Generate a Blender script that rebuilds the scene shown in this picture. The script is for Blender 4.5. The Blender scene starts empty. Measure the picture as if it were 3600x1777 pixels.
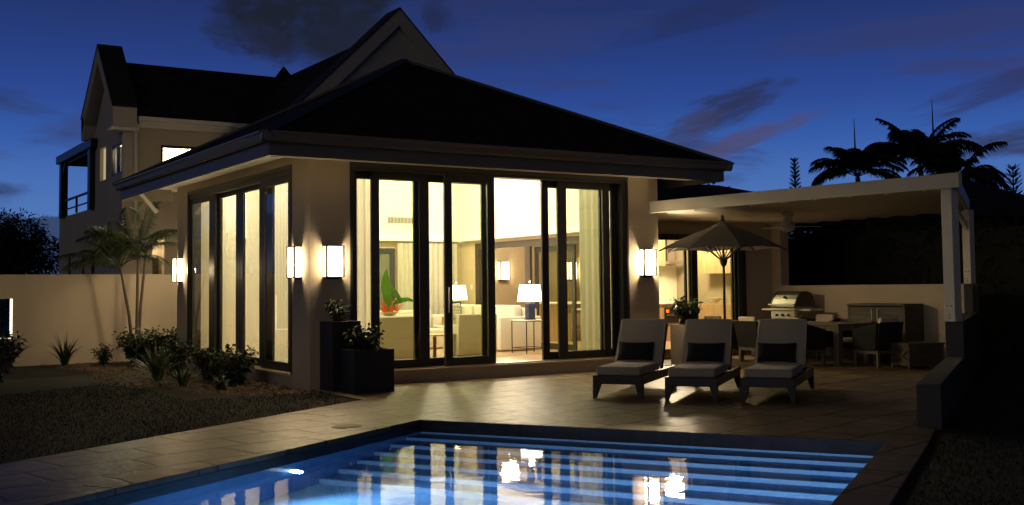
import bpy, math, random
import numpy as np
from mathutils import Vector, Matrix
random.seed(7)
PI = math.pi
sc = bpy.context.scene
COL = sc.collection

# ---------------------------------------------------------------- camera
# world frame = the villa's own axes: x along the garden front, y into the house, z up, origin at the near house corner
cam_d = bpy.data.cameras.new('camera'); cam = bpy.data.objects.new('camera', cam_d); COL.objects.link(cam)
CR = ((0.84178, 0.018914, 0.53949), (-0.539703, 0.05046, 0.840342), (-0.011329, -0.998547, 0.052685))
M = Matrix(((CR[0][0], -CR[0][1], -CR[0][2], -6.331), (CR[1][0], -CR[1][1], -CR[1][2], -15.513), (CR[2][0], -CR[2][1], -CR[2][2], 1.5), (0, 0, 0, 1)))
cam.matrix_world = M
cam_d.sensor_width = 36; cam_d.lens = 38.47; cam_d.shift_y = -0.0229; cam_d.clip_end = 3000; cam_d.clip_start = .05
sc.camera = cam

def srgb(r, g, b):
    f = lambda c: (c/255/12.92) if c/255 <= .04045 else ((c/255+.055)/1.055)**2.4
    return (f(r), f(g), f(b), 1)

# ---------------------------------------------------------------- dusk sky
w = bpy.data.worlds.new("World"); sc.world = w; w.use_nodes = True
N = w.node_tree.nodes; L = w.node_tree.links; N.clear()
def nd(t, **k):
    n = N.new(t)
    for a, b in k.items(): setattr(n, a, b)
    return n
out = nd('ShaderNodeOutputWorld'); bg = nd('ShaderNodeBackground'); L.new(bg.outputs[0], out.inputs[0])
tc = nd('ShaderNodeTexCoord'); sep = nd('ShaderNodeSeparateXYZ'); L.new(tc.outputs['Generated'], sep.inputs[0])
def math_(op, a, b=None, clamp=False):
    n = nd('ShaderNodeMath', operation=op, use_clamp=clamp)
    for i, v in enumerate((a, b)):
        if v is None: continue
        if isinstance(v, (int, float)): n.inputs[i].default_value = v
        else: L.new(v, n.inputs[i])
    return n.outputs[0]
ramp = nd('ShaderNodeValToRGB'); L.new(sep.outputs[2], ramp.inputs[0])
stops = [(0.0, (88, 128, 186)), (.07, (78, 118, 182)), (.10, (70, 108, 178)), (.13, (54, 92, 168)), (.165, (45, 74, 148)), (.21, (38, 61, 126)), (.255, (34, 50, 102)), (.33, (32, 40, 78)), (.48, (17, 19, 32)), (1, (9, 10, 14))]
el = ramp.color_ramp.elements
el[0].position, el[0].color = stops[0][0], srgb(*stops[0][1]); el[1].position, el[1].color = 1, srgb(*stops[-1][1])
for p, c in stops[1:-1]:
    e = el.new(p); e.color = srgb(*c)
def mixc(f, a, b):
    n = nd('ShaderNodeMix', data_type='RGBA'); L.new(f, n.inputs[0])
    for i, v in ((6, a), (7, b)):
        if isinstance(v, tuple): n.inputs[i].default_value = v
        else: L.new(v, n.inputs[i])
    return n.outputs[2]
def noise(vec, scale, detail=5, rough=.55, dist=0.):
    n = nd('ShaderNodeTexNoise'); n.inputs['Scale'].default_value = scale; n.inputs['Detail'].default_value = detail
    n.inputs['Roughness'].default_value = rough; n.inputs['Distortion'].default_value = dist; L.new(vec, n.inputs['Vector']); return n.outputs[0]
def rng(v, a, b, c=0., d=1.):
    n = nd('ShaderNodeMapRange'); n.clamp = True; n.interpolation_type = 'SMOOTHSTEP'
    for i, x in enumerate((a, b, c, d)): n.inputs[i+1].default_value = x
    L.new(v, n.inputs[0]); return n.outputs[0]
def dotd(d):
    n = nd('ShaderNodeVectorMath', operation='DOT_PRODUCT'); L.new(tc.outputs['Generated'], n.inputs[0]); n.inputs[1].default_value = d; return n.outputs['Value']
mp = nd('ShaderNodeMapping'); L.new(tc.outputs['Generated'], mp.inputs[0]); mp.inputs['Rotation'].default_value = (0, math.radians(10), 0); mp.inputs['Scale'].default_value = (1, 1, 5.5)
streak = noise(mp.outputs[0], 3.2, 6, .6, .6)
col = ramp.outputs[0]
sm = math_('MULTIPLY', rng(streak, .50, .68), rng(sep.outputs[2], .30, .12, .25, .8))
col = mixc(sm, col, srgb(56, 60, 100))
U_ = dotd((.8415, -.5403, 0)); V_ = sep.outputs[2]
def cloud(col, cu, cv, ru, rv, ang, sc_, ani, colr, amt, soft=(.25, .95), k=2.0, seed=0., det=8):
    a = math.radians(ang); ca, sa = math.cos(a), math.sin(a)
    du = math_('SUBTRACT', U_, cu); dv = math_('SUBTRACT', V_, cv)
    x = math_('ADD', math_('MULTIPLY', du, ca), math_('MULTIPLY', dv, sa)); y = math_('SUBTRACT', math_('MULTIPLY', dv, ca), math_('MULTIPLY', du, sa))
    d2 = math_('ADD', math_('POWER', math_('ABSOLUTE', math_('DIVIDE', x, ru)), 2.), math_('POWER', math_('ABSOLUTE', math_('DIVIDE', y, rv)), 2.))
    m = math_('SUBTRACT', 1., d2)
    cb = nd('ShaderNodeCombineXYZ'); L.new(math_('MULTIPLY', x, sc_), cb.inputs[0]); L.new(math_('MULTIPLY', y, sc_*ani), cb.inputs[1]); cb.inputs[2].default_value = seed
    t = noise(cb.outputs[0], 1., det, .58, .35); t2 = noise(cb.outputs[0], 2.3, det, .6)
    s_ = math_('ADD', m, math_('MULTIPLY', math_('SUBTRACT', t, .53), k))
    f = math_('MULTIPLY', rng(s_, soft[0], soft[1]), amt); f = math_('MULTIPLY', f, rng(m, -1.2, 0.)); f = math_('MULTIPLY', f, rng(t2, .30, .58, .72, 1.))
    f = math_('MULTIPLY', f, rng(dotd((.54, .84, 0)), .2, .5))
    return mixc(f, col, colr)
DK = srgb(29, 34, 47)
col = cloud(col, -.175, .255, .090, .062, 8, 20, 1.4, DK, 1., soft=(.0, .55), k=1.5, seed=1.3)
col = cloud(col, -.215, .218, .062, .026, -12, 30, 1.4, srgb(33, 38, 58), .9, seed=4.1)
col = cloud(col, -.145, .225, .05, .03, 20, 30, 1.4, srgb(31, 37, 54), .85, seed=2.2)
col = cloud(col, -.066, .243, .022, .024, 70, 34, 1.3, srgb(33, 40, 68), .8, seed=7.1)
col = cloud(col, .195, .158, .075, .022, 20, 22, 3.2, srgb(44, 48, 76), .85, seed=3.7)
col = cloud(col, .205, .128, .085, .012, 19, 20, 4., srgb(78, 72, 104), .8, seed=5.5)
col = cloud(col, .165, .140, .045, .018, 24, 24, 3., srgb(62, 62, 92), .75, seed=9.5)
col = cloud(col, .43, .118, .11, .020, 6, 18, 4.5, srgb(50, 56, 88), .85, seed=6.5)
col = cloud(col, .42, .165, .13, .020, 18, 14, 5., srgb(47, 53, 92), .7, seed=8.5)
col = cloud(col, .16, .235, .10, .02, 10, 12, 3., srgb(37, 45, 84), .6, seed=2.9)
col = cloud(col, -.45, .165, .10, .016, -12, 14, 4., srgb(48, 56, 86), .6, seed=3.1)
col = cloud(col, -.46, .120, .07, .012, -6, 14, 5., srgb(70, 72, 100), .7, seed=5.1)
col = cloud(col, -.43, .085, .04, .010, 5, 30, 2., srgb(50, 64, 104), .7, seed=1.1)
bank = math_('ADD', math_('MULTIPLY', noise(tc.outputs['Generated'], 22, 6, .62), .075), .027)
bk = rng(math_('SUBTRACT', bank, sep.outputs[2]), 0., .005)
col = mixc(math_('MULTIPLY', bk, .85), col, srgb(48, 58, 88))
az = rng(dotd((.54, .84, 0)), -.2, .75, .22, 1.); L.new(col, bg.inputs[0]); L.new(az, bg.inputs[1])   # the east is darker than the afterglow side

# added faint warm fill for the facades, from behind the camera
sd = bpy.data.lights.new('sun', 'SUN'); sd.energy = .18; sd.angle = math.radians(50); sd.color = (1, .85, .66)
so = bpy.data.objects.new('sun', sd); COL.objects.link(so); so.rotation_euler = (math.radians(83), 0, math.radians(-58)); so.location = (-20, -20, 20)

vs = sc.view_settings; vs.view_transform = 'Standard'; vs.look = 'None'; vs.gamma = 1; vs.exposure = 0
cy = sc.cycles
cy.max_bounces = 8; cy.diffuse_bounces = 3; cy.glossy_bounces = 4; cy.transmission_bounces = 6; cy.transparent_max_bounces = 16
cy.caustics_reflective = False; cy.caustics_refractive = False; cy.sample_clamp_indirect = 6; cy.use_denoising = True

# ---------------------------------------------------------------- materials
def mat(name, base, rough=.6, metal=0., nscale=0., namt=0., bump=0., bscale=None, spec=.5, emit=None, estr=0., trans=0., sheen=0.):
    m = bpy.data.materials.new(name); m.use_nodes = True; nt = m.node_tree; b = nt.nodes['Principled BSDF']
    b.inputs['Base Color'].default_value = (*base, 1); b.inputs['Roughness'].default_value = rough; b.inputs['Metallic'].default_value = metal
    b.inputs['Specular IOR Level'].default_value = spec
    if sheen: b.inputs['Sheen Weight'].default_value = sheen
    if nscale or bump:
        t = nt.nodes.new('ShaderNodeTexCoord')
    if namt:
        n = nt.nodes.new('ShaderNodeTexNoise'); n.inputs['Scale'].default_value = nscale; n.inputs['Detail'].default_value = 6; n.inputs['Roughness'].default_value = .6
        nt.links.new(t.outputs['Object'], n.inputs[0])
        mx = nt.nodes.new('ShaderNodeMix'); mx.data_type = 'RGBA'; nt.links.new(n.outputs[0], mx.inputs[0])
        mx.inputs[6].default_value = (*[c*(1-namt) for c in base], 1); mx.inputs[7].default_value = (*[min(1, c*(1+namt)) for c in base], 1)
        nt.links.new(mx.outputs[2], b.inputs['Base Color'])
    if bump:
        n2 = nt.nodes.new('ShaderNodeTexNoise'); n2.inputs['Scale'].default_value = bscale or nscale*6; n2.inputs['Detail'].default_value = 4
        nt.links.new(t.outputs['Object'], n2.inputs[0]); bp = nt.nodes.new('ShaderNodeBump'); bp.inputs['Strength'].default_value = bump; bp.inputs['Distance'].default_value = .01
        nt.links.new(n2.outputs[0], bp.inputs['Height']); nt.links.new(bp.outputs[0], b.inputs['Normal'])
    if emit:
        b.inputs['Emission Color'].default_value = (*emit, 1); b.inputs['Emission Strength'].default_value = estr
    return m
def glass_mat(name, tint, rough=0., ior=1.5):
    m = bpy.data.materials.new(name); m.use_nodes = True; nt = m.node_tree; nt.nodes.clear()
    o = nt.nodes.new('ShaderNodeOutputMaterial'); mx = nt.nodes.new('ShaderNodeMixShader'); t = nt.nodes.new('ShaderNodeBsdfTransparent'); g = nt.nodes.new('ShaderNodeBsdfGlossy')
    f = nt.nodes.new('ShaderNodeFresnel'); f.inputs[0].default_value = ior; t.inputs[0].default_value = (*tint, 1); g.inputs['Roughness'].default_value = rough; g.inputs[0].default_value = (1, 1, 1, 1)
    nt.links.new(f.outputs[0], mx.inputs[0]); nt.links.new(t.outputs[0], mx.inputs[1]); nt.links.new(g.outputs[0], mx.inputs[2]); nt.links.new(mx.outputs[0], o.inputs[0]); return m
def cloth_mat(name, c, tr=.45):
    m = bpy.data.materials.new(name); m.use_nodes = True; nt = m.node_tree; nt.nodes.clear()
    o = nt.nodes.new('ShaderNodeOutputMaterial'); mx = nt.nodes.new('ShaderNodeMixShader'); mx.inputs[0].default_value = tr
    d = nt.nodes.new('ShaderNodeBsdfDiffuse'); t = nt.nodes.new('ShaderNodeBsdfTranslucent'); d.inputs[0].default_value = (*c, 1); t.inputs[0].default_value = (*c, 1)
    nt.links.new(d.outputs[0], mx.inputs[1]); nt.links.new(t.outputs[0], mx.inputs[2]); nt.links.new(mx.outputs[0], o.inputs[0]); return m
def emis(name, c, s):
    m = bpy.data.materials.new(name); m.use_nodes = True; nt = m.node_tree; nt.nodes.clear()
    o = nt.nodes.new('ShaderNodeOutputMaterial'); e = nt.nodes.new('ShaderNodeEmission'); e.inputs[0].default_value = (*c, 1); e.inputs[1].default_value = s
    nt.links.new(e.outputs[0], o.inputs[0]); return m
def wood_mat(name, c1, c2, axis=2, scale=14, rough=.5):
    m = bpy.data.materials.new(name); m.use_nodes = True; nt = m.node_tree; b = nt.nodes['Principled BSDF']; b.inputs['Roughness'].default_value = rough
    t = nt.nodes.new('ShaderNodeTexCoord'); mp = nt.nodes.new('ShaderNodeMapping'); s = [scale]*3; s[axis] = scale*.06; mp.inputs['Scale'].default_value = s
    n = nt.nodes.new('ShaderNodeTexNoise'); n.inputs['Scale'].default_value = 1; n.inputs['Detail'].default_value = 7; n.inputs['Distortion'].default_value = .4
    r = nt.nodes.new('ShaderNodeValToRGB'); r.color_ramp.elements[0].position = .35; r.color_ramp.elements[1].position = .68
    r.color_ramp.elements[0].color = (*c1, 1); r.color_ramp.elements[1].color = (*c2, 1)
    nt.links.new(t.outputs['Object'], mp.inputs[0]); nt.links.new(mp.outputs[0], n.inputs[0]); nt.links.new(n.outputs[0], r.inputs[0]); nt.links.new(r.outputs[0], b.inputs[0]); return m

STUC = mat('stucco', (.56, .48, .37), .85, nscale=1.1, namt=.16, bump=.35, bscale=55)
STUC2 = mat('stucco_grey', (.50, .46, .39), .85, nscale=1.0, namt=.12, bump=.3, bscale=50)
WHITEP = mat('white_paint', (.74, .72, .66), .55, nscale=3, namt=.04)
INW = mat('interior_white', (.82, .80, .72), .8, nscale=.8, namt=.02)
INTAN = mat('interior_tan', (.60, .47, .30), .8, nscale=.8, namt=.04)
BRONZE = mat('bronze_frame', (.036, .035, .033), .42, nscale=4, namt=.2)
FASC = mat('fascia_grey', (.20, .18, .15), .5, nscale=1.2, namt=.15)
GUT = mat('gutter_grey', (.25, .225, .19), .35, nscale=2, namt=.15)
DARKM = mat('black_metal', (.012, .012, .012), .4)
STEEL = mat('brushed_steel', (.55, .54, .52), .32, 1., nscale=30, namt=.06)
GLASS = glass_mat('pane_glass', (.86, .90, .76), 0., 1.5)
GLASS2 = glass_mat('upper_pane_glass', (.9, .92, .82), 0., 1.5)
CURT = cloth_mat('curtain_cloth', (.86, .82, .70), .5)
CURT2 = cloth_mat('sheer_cloth', (.80, .78, .66), .4)
LINEN = mat('linen', (.74, .68, .54), .9, nscale=40, namt=.05, bump=.2, bscale=300, sheen=.2)
CUSH = mat('lounger_fabric', (.50, .44, .37), .95, nscale=60, namt=.12, bump=.3, bscale=400, sheen=.2)
CUSHL = mat('cream_cushion', (.66, .55, .42), .9, nscale=50, namt=.08)
BLKF = mat('black_fabric', (.012, .012, .013), .95, nscale=60, namt=.2, bump=.3, bscale=300)
ESPR = wood_mat('espresso_wood', (.010, .008, .007), (.022, .018, .015), 0, 12, .4)
GREYW = wood_mat('weathered_teak', (.075, .062, .048), (.14, .12, .095), 2, 16, .75)
GREYWH = wood_mat('weathered_teak_flat', (.07, .058, .047), (.13, .11, .09), 1, 16, .75)
OAK = wood_mat('kitchen_oak', (.30, .19, .09), (.48, .33, .17), 2, 18, .45)
OAKF = wood_mat('oak_floor', (.40, .27, .14), (.58, .42, .24), 0, 7, .3)
STONEP = mat('planter_stone', (.030, .027, .024), .55, nscale=5, namt=.35, bump=.4, bscale=20)
STONEG = mat('planter_grey', (.20, .18, .15), .7, nscale=6, namt=.2, bump=.3, bscale=30)
SOIL = mat('soil', (.02, .015, .01), 1., nscale=20, namt=.4)
LEAF = mat('leaf_dark', (.030, .050, .020), .38, nscale=5, namt=.4)
LEAF2 = mat('leaf_mid', (.055, .085, .030), .45, nscale=5, namt=.4)
PALMG = mat('palm_green', (.040, .060, .025), .45, nscale=3, namt=.4)
TREED = mat('tree_dark', (.009, .013, .007), .8, nscale=2, namt=.4)
TRUNK = mat('palm_trunk', (.085, .07, .05), .85, nscale=12, namt=.35, bump=.5, bscale=40)
LAMPG = emis('lamp_glass', (1, .80, .50), 8.0)
_n = LAMPG.node_tree; _o = [n for n in _n.nodes if n.type == 'OUTPUT_MATERIAL'][0]; _e = [n for n in _n.nodes if n.type == 'EMISSION'][0]; _m = _n.nodes.new('ShaderNodeMixShader'); _m.inputs[0].default_value = .35
_t = _n.nodes.new('ShaderNodeBsdfTransparent'); _n.links.new(_e.outputs[0], _m.inputs[1]); _n.links.new(_t.outputs[0], _m.inputs[2]); _n.links.new(_m.outputs[0], _o.inputs[0])
SHADE = emis('lamp_shade_lit', (1, .93, .76), 4.0)
WARM = (1, .78, .48)

def roof_mat():
    m = mat('roof_shingle', (.014, .0135, .013), .8, spec=.15); nt = m.node_tree; b = nt.nodes['Principled BSDF']
    t = nt.nodes.new('ShaderNodeTexCoord'); n = nt.nodes.new('ShaderNodeTexBrick'); n.inputs['Scale'].default_value = 3.0
    n.inputs['Color1'].default_value = (.018, .017, .016, 1); n.inputs['Color2'].default_value = (.034, .032, .03, 1); n.inputs['Mortar'].default_value = (.004, .004, .004, 1)
    n.inputs['Brick Width'].default_value = .9; n.inputs['Row Height'].default_value = .55; n.inputs['Mortar Size'].default_value = .03
    nt.links.new(t.outputs['Object'], n.inputs[0]); nt.links.new(n.outputs[0], b.inputs[0])
    bp = nt.nodes.new('ShaderNodeBump'); bp.inputs['Strength'].default_value = .6; bp.inputs['Distance'].default_value = .02
    nt.links.new(n.outputs['Fac'], bp.inputs['Height']); bp.invert = True; nt.links.new(bp.outputs[0], b.inputs['Normal']); return m
ROOF = roof_mat()

def deck_mat():
    m = bpy.data.materials.new('slate_pattern_deck'); m.use_nodes = True; nt = m.node_tree; n = nt.nodes; l = nt.links; b = n['Principled BSDF']
    t = n.new('ShaderNodeTexCoord'); mp = n.new('ShaderNodeMapping'); mp.inputs['Rotation'].default_value = (0, 0, math.radians(-13)); l.new(t.outputs['Object'], mp.inputs[0])
    wn = n.new('ShaderNodeTexNoise'); wn.inputs['Scale'].default_value = 1.6; l.new(mp.outputs[0], wn.inputs[0])
    wm = n.new('ShaderNodeVectorMath'); wm.operation = 'MULTIPLY_ADD'; l.new(wn.outputs['Color'], wm.inputs[0]); wm.inputs[1].default_value = (.14, .14, 0); l.new(mp.outputs[0], wm.inputs[2])
    br = n.new('ShaderNodeTexBrick'); l.new(wm.outputs[0], br.inputs[0]); br.inputs['Scale'].default_value = 1.0; br.inputs['Brick Width'].default_value = .92; br.inputs['Row Height'].default_value = .61
    br.inputs['Mortar Size'].default_value = .026; br.inputs['Mortar Smooth'].default_value = .3; br.offset = .37
    br.inputs['Color1'].default_value = (.25, .185, .112, 1); br.inputs['Color2'].default_value = (.185, .14, .088, 1); br.inputs['Mortar'].default_value = (.022, .018, .014, 1)
    n2 = n.new('ShaderNodeTexNoise'); n2.inputs['Scale'].default_value = 2.2; n2.inputs['Detail'].default_value = 8; n2.inputs['Roughness'].default_value = .65; l.new(mp.outputs[0], n2.inputs[0])
    mx = n.new('ShaderNodeMix'); mx.data_type = 'RGBA'; mx.blend_type = 'MULTIPLY'; mx.inputs[0].default_value = .7; l.new(br.outputs[0], mx.inputs[6])
    cr = n.new('ShaderNodeValToRGB'); cr.color_ramp.elements[0].color = (.42, .40, .38, 1); cr.color_ramp.elements[1].color = (1.4, 1.35, 1.25, 1); cr.color_ramp.elements[0].position = .3; cr.color_ramp.elements[1].position = .75
    l.new(n2.outputs[0], cr.inputs[0]); l.new(cr.outputs[0], mx.inputs[7]); l.new(mx.outputs[2], b.inputs[0])
    n3 = n.new('ShaderNodeTexNoise'); n3.inputs['Scale'].default_value = 6; n3.inputs['Detail'].default_value = 7; n3.inputs['Roughness'].default_value = .6; l.new(mp.outputs[0], n3.inputs[0])
    ad = n.new('ShaderNodeMath'); ad.operation = 'MULTIPLY_ADD'; l.new(br.outputs['Fac'], ad.inputs[0]); ad.inputs[1].default_value = -1.2; l.new(n3.outputs[0], ad.inputs[2])
    bp = n.new('ShaderNodeBump'); bp.inputs['Strength'].default_value = .55; bp.inputs['Distance'].default_value = .016; l.new(ad.outputs[0], bp.inputs['Height']); l.new(bp.outputs[0], b.inputs['Normal'])
    rr = n.new('ShaderNodeMapRange'); rr.inputs[3].default_value = .27; rr.inputs[4].default_value = .6; l.new(n3.outputs[0], rr.inputs[0]); l.new(rr.outputs[0], b.inputs['Roughness'])
    return m
DECK = deck_mat()
def tile_mat(name, c1, c2, mort, s=7, rough=.35):
    m = bpy.data.materials.new(name); m.use_nodes = True; nt = m.node_tree; n = nt.nodes; l = nt.links; b = n['Principled BSDF']; b.inputs['Roughness'].default_value = rough
    t = n.new('ShaderNodeTexCoord'); mp = n.new('ShaderNodeMapping'); mp.inputs['Rotation'].default_value = (0, 0, math.radians(-32)); l.new(t.outputs['Object'], mp.inputs[0])
    no = n.new('ShaderNodeTexNoise'); no.inputs['Scale'].default_value = s; no.inputs['Detail'].default_value = 5; l.new(mp.outputs[0], no.inputs[0])
    r = n.new('ShaderNodeValToRGB'); r.color_ramp.elements[0].color = (*c1, 1); r.color_ramp.elements[1].color = (*c2, 1); r.color_ramp.elements[0].position = .35; r.color_ramp.elements[1].position = .65
    l.new(no.outputs[0], r.inputs[0]); l.new(r.outputs[0], b.inputs[0]); return m
BASINW = tile_mat('pool_wall_dimmed', (.05, .13, .28), (.08, .18, .36), None, 5)  # walls darker than the floor: their weaker light is put into the colour
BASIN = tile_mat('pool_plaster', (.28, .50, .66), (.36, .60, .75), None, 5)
RISER = tile_mat('pool_riser_lit', (.50, .70, .82), (.62, .80, .90), None, 9)  # pale colour carries the lamp light falling on the risers
TREAD = tile_mat('pool_tread_shaded', (.15, .28, .45), (.19, .34, .52), None, 9)  # darker colour carries the shade of grazing light on the treads
BAND = tile_mat('waterline_slate', (.022, .028, .045), (.045, .055, .08), None, 6, .3)

def water_mat():
    m = bpy.data.materials.new('pool_water'); m.use_nodes = True; nt = m.node_tree; n = nt.nodes; l = nt.links; b = n['Principled BSDF']
    b.inputs['Base Color'].default_value = (.72, .90, 1, 1); b.inputs['Transmission Weight'].default_value = 1; b.inputs['IOR'].default_value = 1.33; b.inputs['Roughness'].default_value = .02
    t = n.new('ShaderNodeTexCoord'); a = n.new('ShaderNodeTexNoise'); a.inputs['Scale'].default_value = 2.6; a.inputs['Detail'].default_value = 3; a.inputs['Distortion'].default_value = .6; l.new(t.outputs['Object'], a.inputs[0])
    c = n.new('ShaderNodeTexNoise'); c.inputs['Scale'].default_value = 14; c.inputs['Detail'].default_value = 2; l.new(t.outputs['Object'], c.inputs[0])
    ad = n.new('ShaderNodeMath'); ad.operation = 'MULTIPLY_ADD'; l.new(c.outputs[0], ad.inputs[0]); ad.inputs[1].default_value = .16; l.new(a.outputs[0], ad.inputs[2])
    bp = n.new('ShaderNodeBump'); bp.inputs['Strength'].default_value = .032; bp.inputs['Distance'].default_value = .05; l.new(ad.outputs[0], bp.inputs['Height']); l.new(bp.outputs[0], b.inputs['Normal']); return m
WATER = water_mat()

# ---------------------------------------------------------------- mesh helpers
class MB:
    def __init__(s): s.v = []; s.f = []
    def poly(s, pts):
        b = len(s.v); s.v += [tuple(p) for p in pts]; s.f.append(tuple(range(b, b+len(pts)))); return s
    def box(s, x0, y0, z0, x1, y1, z1):
        b = len(s.v); s.v += [(x0, y0, z0), (x1, y0, z0), (x1, y1, z0), (x0, y1, z0), (x0, y0, z1), (x1, y0, z1), (x1, y1, z1), (x0, y1, z1)]
        s.f += [tuple(b+i for i in q) for q in ((0, 3, 2, 1), (4, 5, 6, 7), (0, 1, 5, 4), (1, 2, 6, 5), (2, 3, 7, 6), (3, 0, 4, 7))]; return s
    def hexa(s, lo, hi):
        b = len(s.v); n = len(lo); s.v += [tuple(p) for p in lo]+[tuple(p) for p in hi]
        s.f.append(tuple(b+i for i in reversed(range(n)))); s.f.append(tuple(b+n+i for i in range(n)))
        for i in range(n): j = (i+1) % n; s.f.append((b+i, b+j, b+n+j, b+n+i))
        return s
    def prism(s, pts, z0, z1): return s.hexa([(x, y, z0) for x, y in pts], [(x, y, z1) for x, y in pts])
    def bar(s, p0, p1, w, h, up=(0, 0, 1)):
        p0, p1 = Vector(p0), Vector(p1); d = (p1-p0).normalized(); u = Vector(up); a = d.cross(u)
        if a.length < 1e-4: a = d.cross(Vector((1, 0, 0)))
        a.normalize(); c = a.cross(d).normalized(); q = [(-1, -1), (1, -1), (1, 1), (-1, 1)]
        return s.hexa([p0+a*(i*w/2)+c*(j*h/2) for i, j in q], [p1+a*(i*w/2)+c*(j*h/2) for i, j in q])
    def tube(s, pts, rad, n=8):
        rings = []; pts = [Vector(p) for p in pts]; a0 = None
        for i, p in enumerate(pts):
            d = (pts[min(i+1, len(pts)-1)]-pts[max(i-1, 0)]).normalized(); a = d.cross(Vector((.13, .31, 1)) if abs(d.z) < .9 else Vector((1, .1, 0))).normalized(); c = d.cross(a)
            if a0 is not None and a.dot(a0) < 0: a = -a; c = -c
            a0 = a; r = rad[i] if isinstance(rad, (list, tuple)) else rad; b = len(s.v)
            for k in range(n): t = 2*PI*k/n; s.v.append(tuple(p+a*(r*math.cos(t))+c*(r*math.sin(t))))
            rings.append(b)
        for r0, r1 in zip(rings, rings[1:]):
            for k in range(n): j = (k+1) % n; s.f.append((r0+k, r0+j, r1+j, r1+k))
        s.f.append(tuple(rings[0]+k for k in reversed(range(n)))); s.f.append(tuple(rings[-1]+k for k in range(n))); return s
    def lathe(s, c, prof, n=20):
        rings = []
        for r, z in prof:
            b = len(s.v)
            for k in range(n): t = 2*PI*k/n; s.v.append((c[0]+r*math.cos(t), c[1]+r*math.sin(t), c[2]+z))
            rings.append(b)
        for r0, r1 in zip(rings, rings[1:]):
            for k in range(n): j = (k+1) % n; s.f.append((r0+k, r0+j, r1+j, r1+k))
        s.f.append(tuple(rings[0]+k for k in reversed(range(n)))); s.f.append(tuple(rings[-1]+k for k in range(n))); return s
    def build(s, name, m, parent=None, bevel=0, smooth=False, segs=2, kind=None, **lab):
        me = bpy.data.meshes.new(name); me.from_pydata(s.v, [], s.f); me.update(); o = bpy.data.objects.new(name, me); COL.objects.link(o); me.materials.append(m)
        if smooth:
            for p in me.polygons: p.use_smooth = True
        if bevel:
            b = o.modifiers.new('b', 'BEVEL'); b.width = bevel; b.segments = segs; b.limit_method = 'ANGLE'; b.angle_limit = math.radians(40)
        if parent:
            o.parent = parent; root = parent
            loc = Vector(parent.location)
            if not parent.get('local') and not parent.parent: o.matrix_parent_inverse = Matrix.Translation(-loc)
        for k, v_ in lab.items(): o[k] = v_
        if kind: o['kind'] = kind
        return o
def thing(name, label, cat, loc=(0, 0, 0), rz=0, group=None, local=False):
    o = bpy.data.objects.new(name, None); COL.objects.link(o); o.location = loc; o.rotation_euler = (0, 0, rz); o.empty_display_size = .2
    o['label'] = label; o['category'] = cat
    if group: o['group'] = group
    if local: o['local'] = 1
    return o
def copy_tree(o, parent=None):
    c = o.copy(); COL.objects.link(c); c.parent = parent
    for ch in list(o.children): copy_tree(ch, c)
    return c
def dup(o, loc, rz, label):
    c = copy_tree(o); c.location = loc; c.rotation_euler = (0, 0, rz); c['label'] = label; return c
def point(name, loc, power, col=WARM, r=.08, parent=None, spot=None):
    d = bpy.data.lights.new(name, 'SPOT' if spot else 'POINT'); d.energy = power; d.color = col; d.shadow_soft_size = r
    if spot: d.spot_size = math.radians(spot); d.spot_blend = .6
    o = bpy.data.objects.new(name, d); COL.objects.link(o); o.location = loc
    if parent:
        o.parent = parent
        if not parent.get('local'): o.matrix_parent_inverse = Matrix.Translation(-Vector(parent.location))
    return o

# pool frame
PO = Vector((-.43, -4.35, 0)); PR = Vector((.53, -.848, 0)); PF = Vector((-.848, -.53, 0))
def uv(u, v, z=0): p = PO+PR*u+PF*v; return (p.x, p.y, z)
def uv2(u, v): return uv(u, v)[:2]

# ---------------------------------------------------------------- ground, deck, pool
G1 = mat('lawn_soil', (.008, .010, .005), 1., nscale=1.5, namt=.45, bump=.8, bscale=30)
def sheet_with_hole():
    mb = MB(); B = 260; z = -.03
    U0, U1, V0, V1 = -.02, 5.08, -.02, 12.0
    o = [uv(-B, -B, z), uv(B, -B, z), uv(B, B, z), uv(-B, B, z)]; i = [uv(U0, V0, z), uv(U1, V0, z), uv(U1, V1, z), uv(U0, V1, z)]
    for k in range(4): j = (k+1) % 4; mb.poly([o[k], i[k], i[j], o[j]])
    return mb
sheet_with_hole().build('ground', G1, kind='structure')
dk = MB(); Z0, Z1 = -.12, 0.0
dk.prism([uv2(-1.88, 0), uv2(5.43, 0), (12.2, -2.62), (12.2, 3.0), (.02, 3.0), (.02, .02), uv2(-1.88, -1.7)][::1], Z0, Z1)
dk.build('patio', DECK, kind='structure', bevel=.008)
MB().prism([uv2(-1.88, .003), uv2(-1.88, 12), uv2(-.36, 12), uv2(-.36, .003)], Z0, -.001).build('path', DECK, kind='structure', bevel=.006)
cp = MB()
for (a, b, c, d, n, ax) in ((-.355, .003, 0, 12, 13, 1), (5.06, .003, 5.43, 12, 13, 1)):
    for k in range(n):
        v0 = b+(d-b)*k/n; v1 = b+(d-b)*(k+1)/n-.006; u0, u1 = (a, 0) if a < 0 else (5.06, 5.43)
        cp.prism([uv2(u0, v0), uv2(u0, v1), uv2(u1, v1), uv2(u1, v0)], -.045, .003)
cp.build('pool_coping', DECK, kind='structure', bevel=.006)
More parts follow.
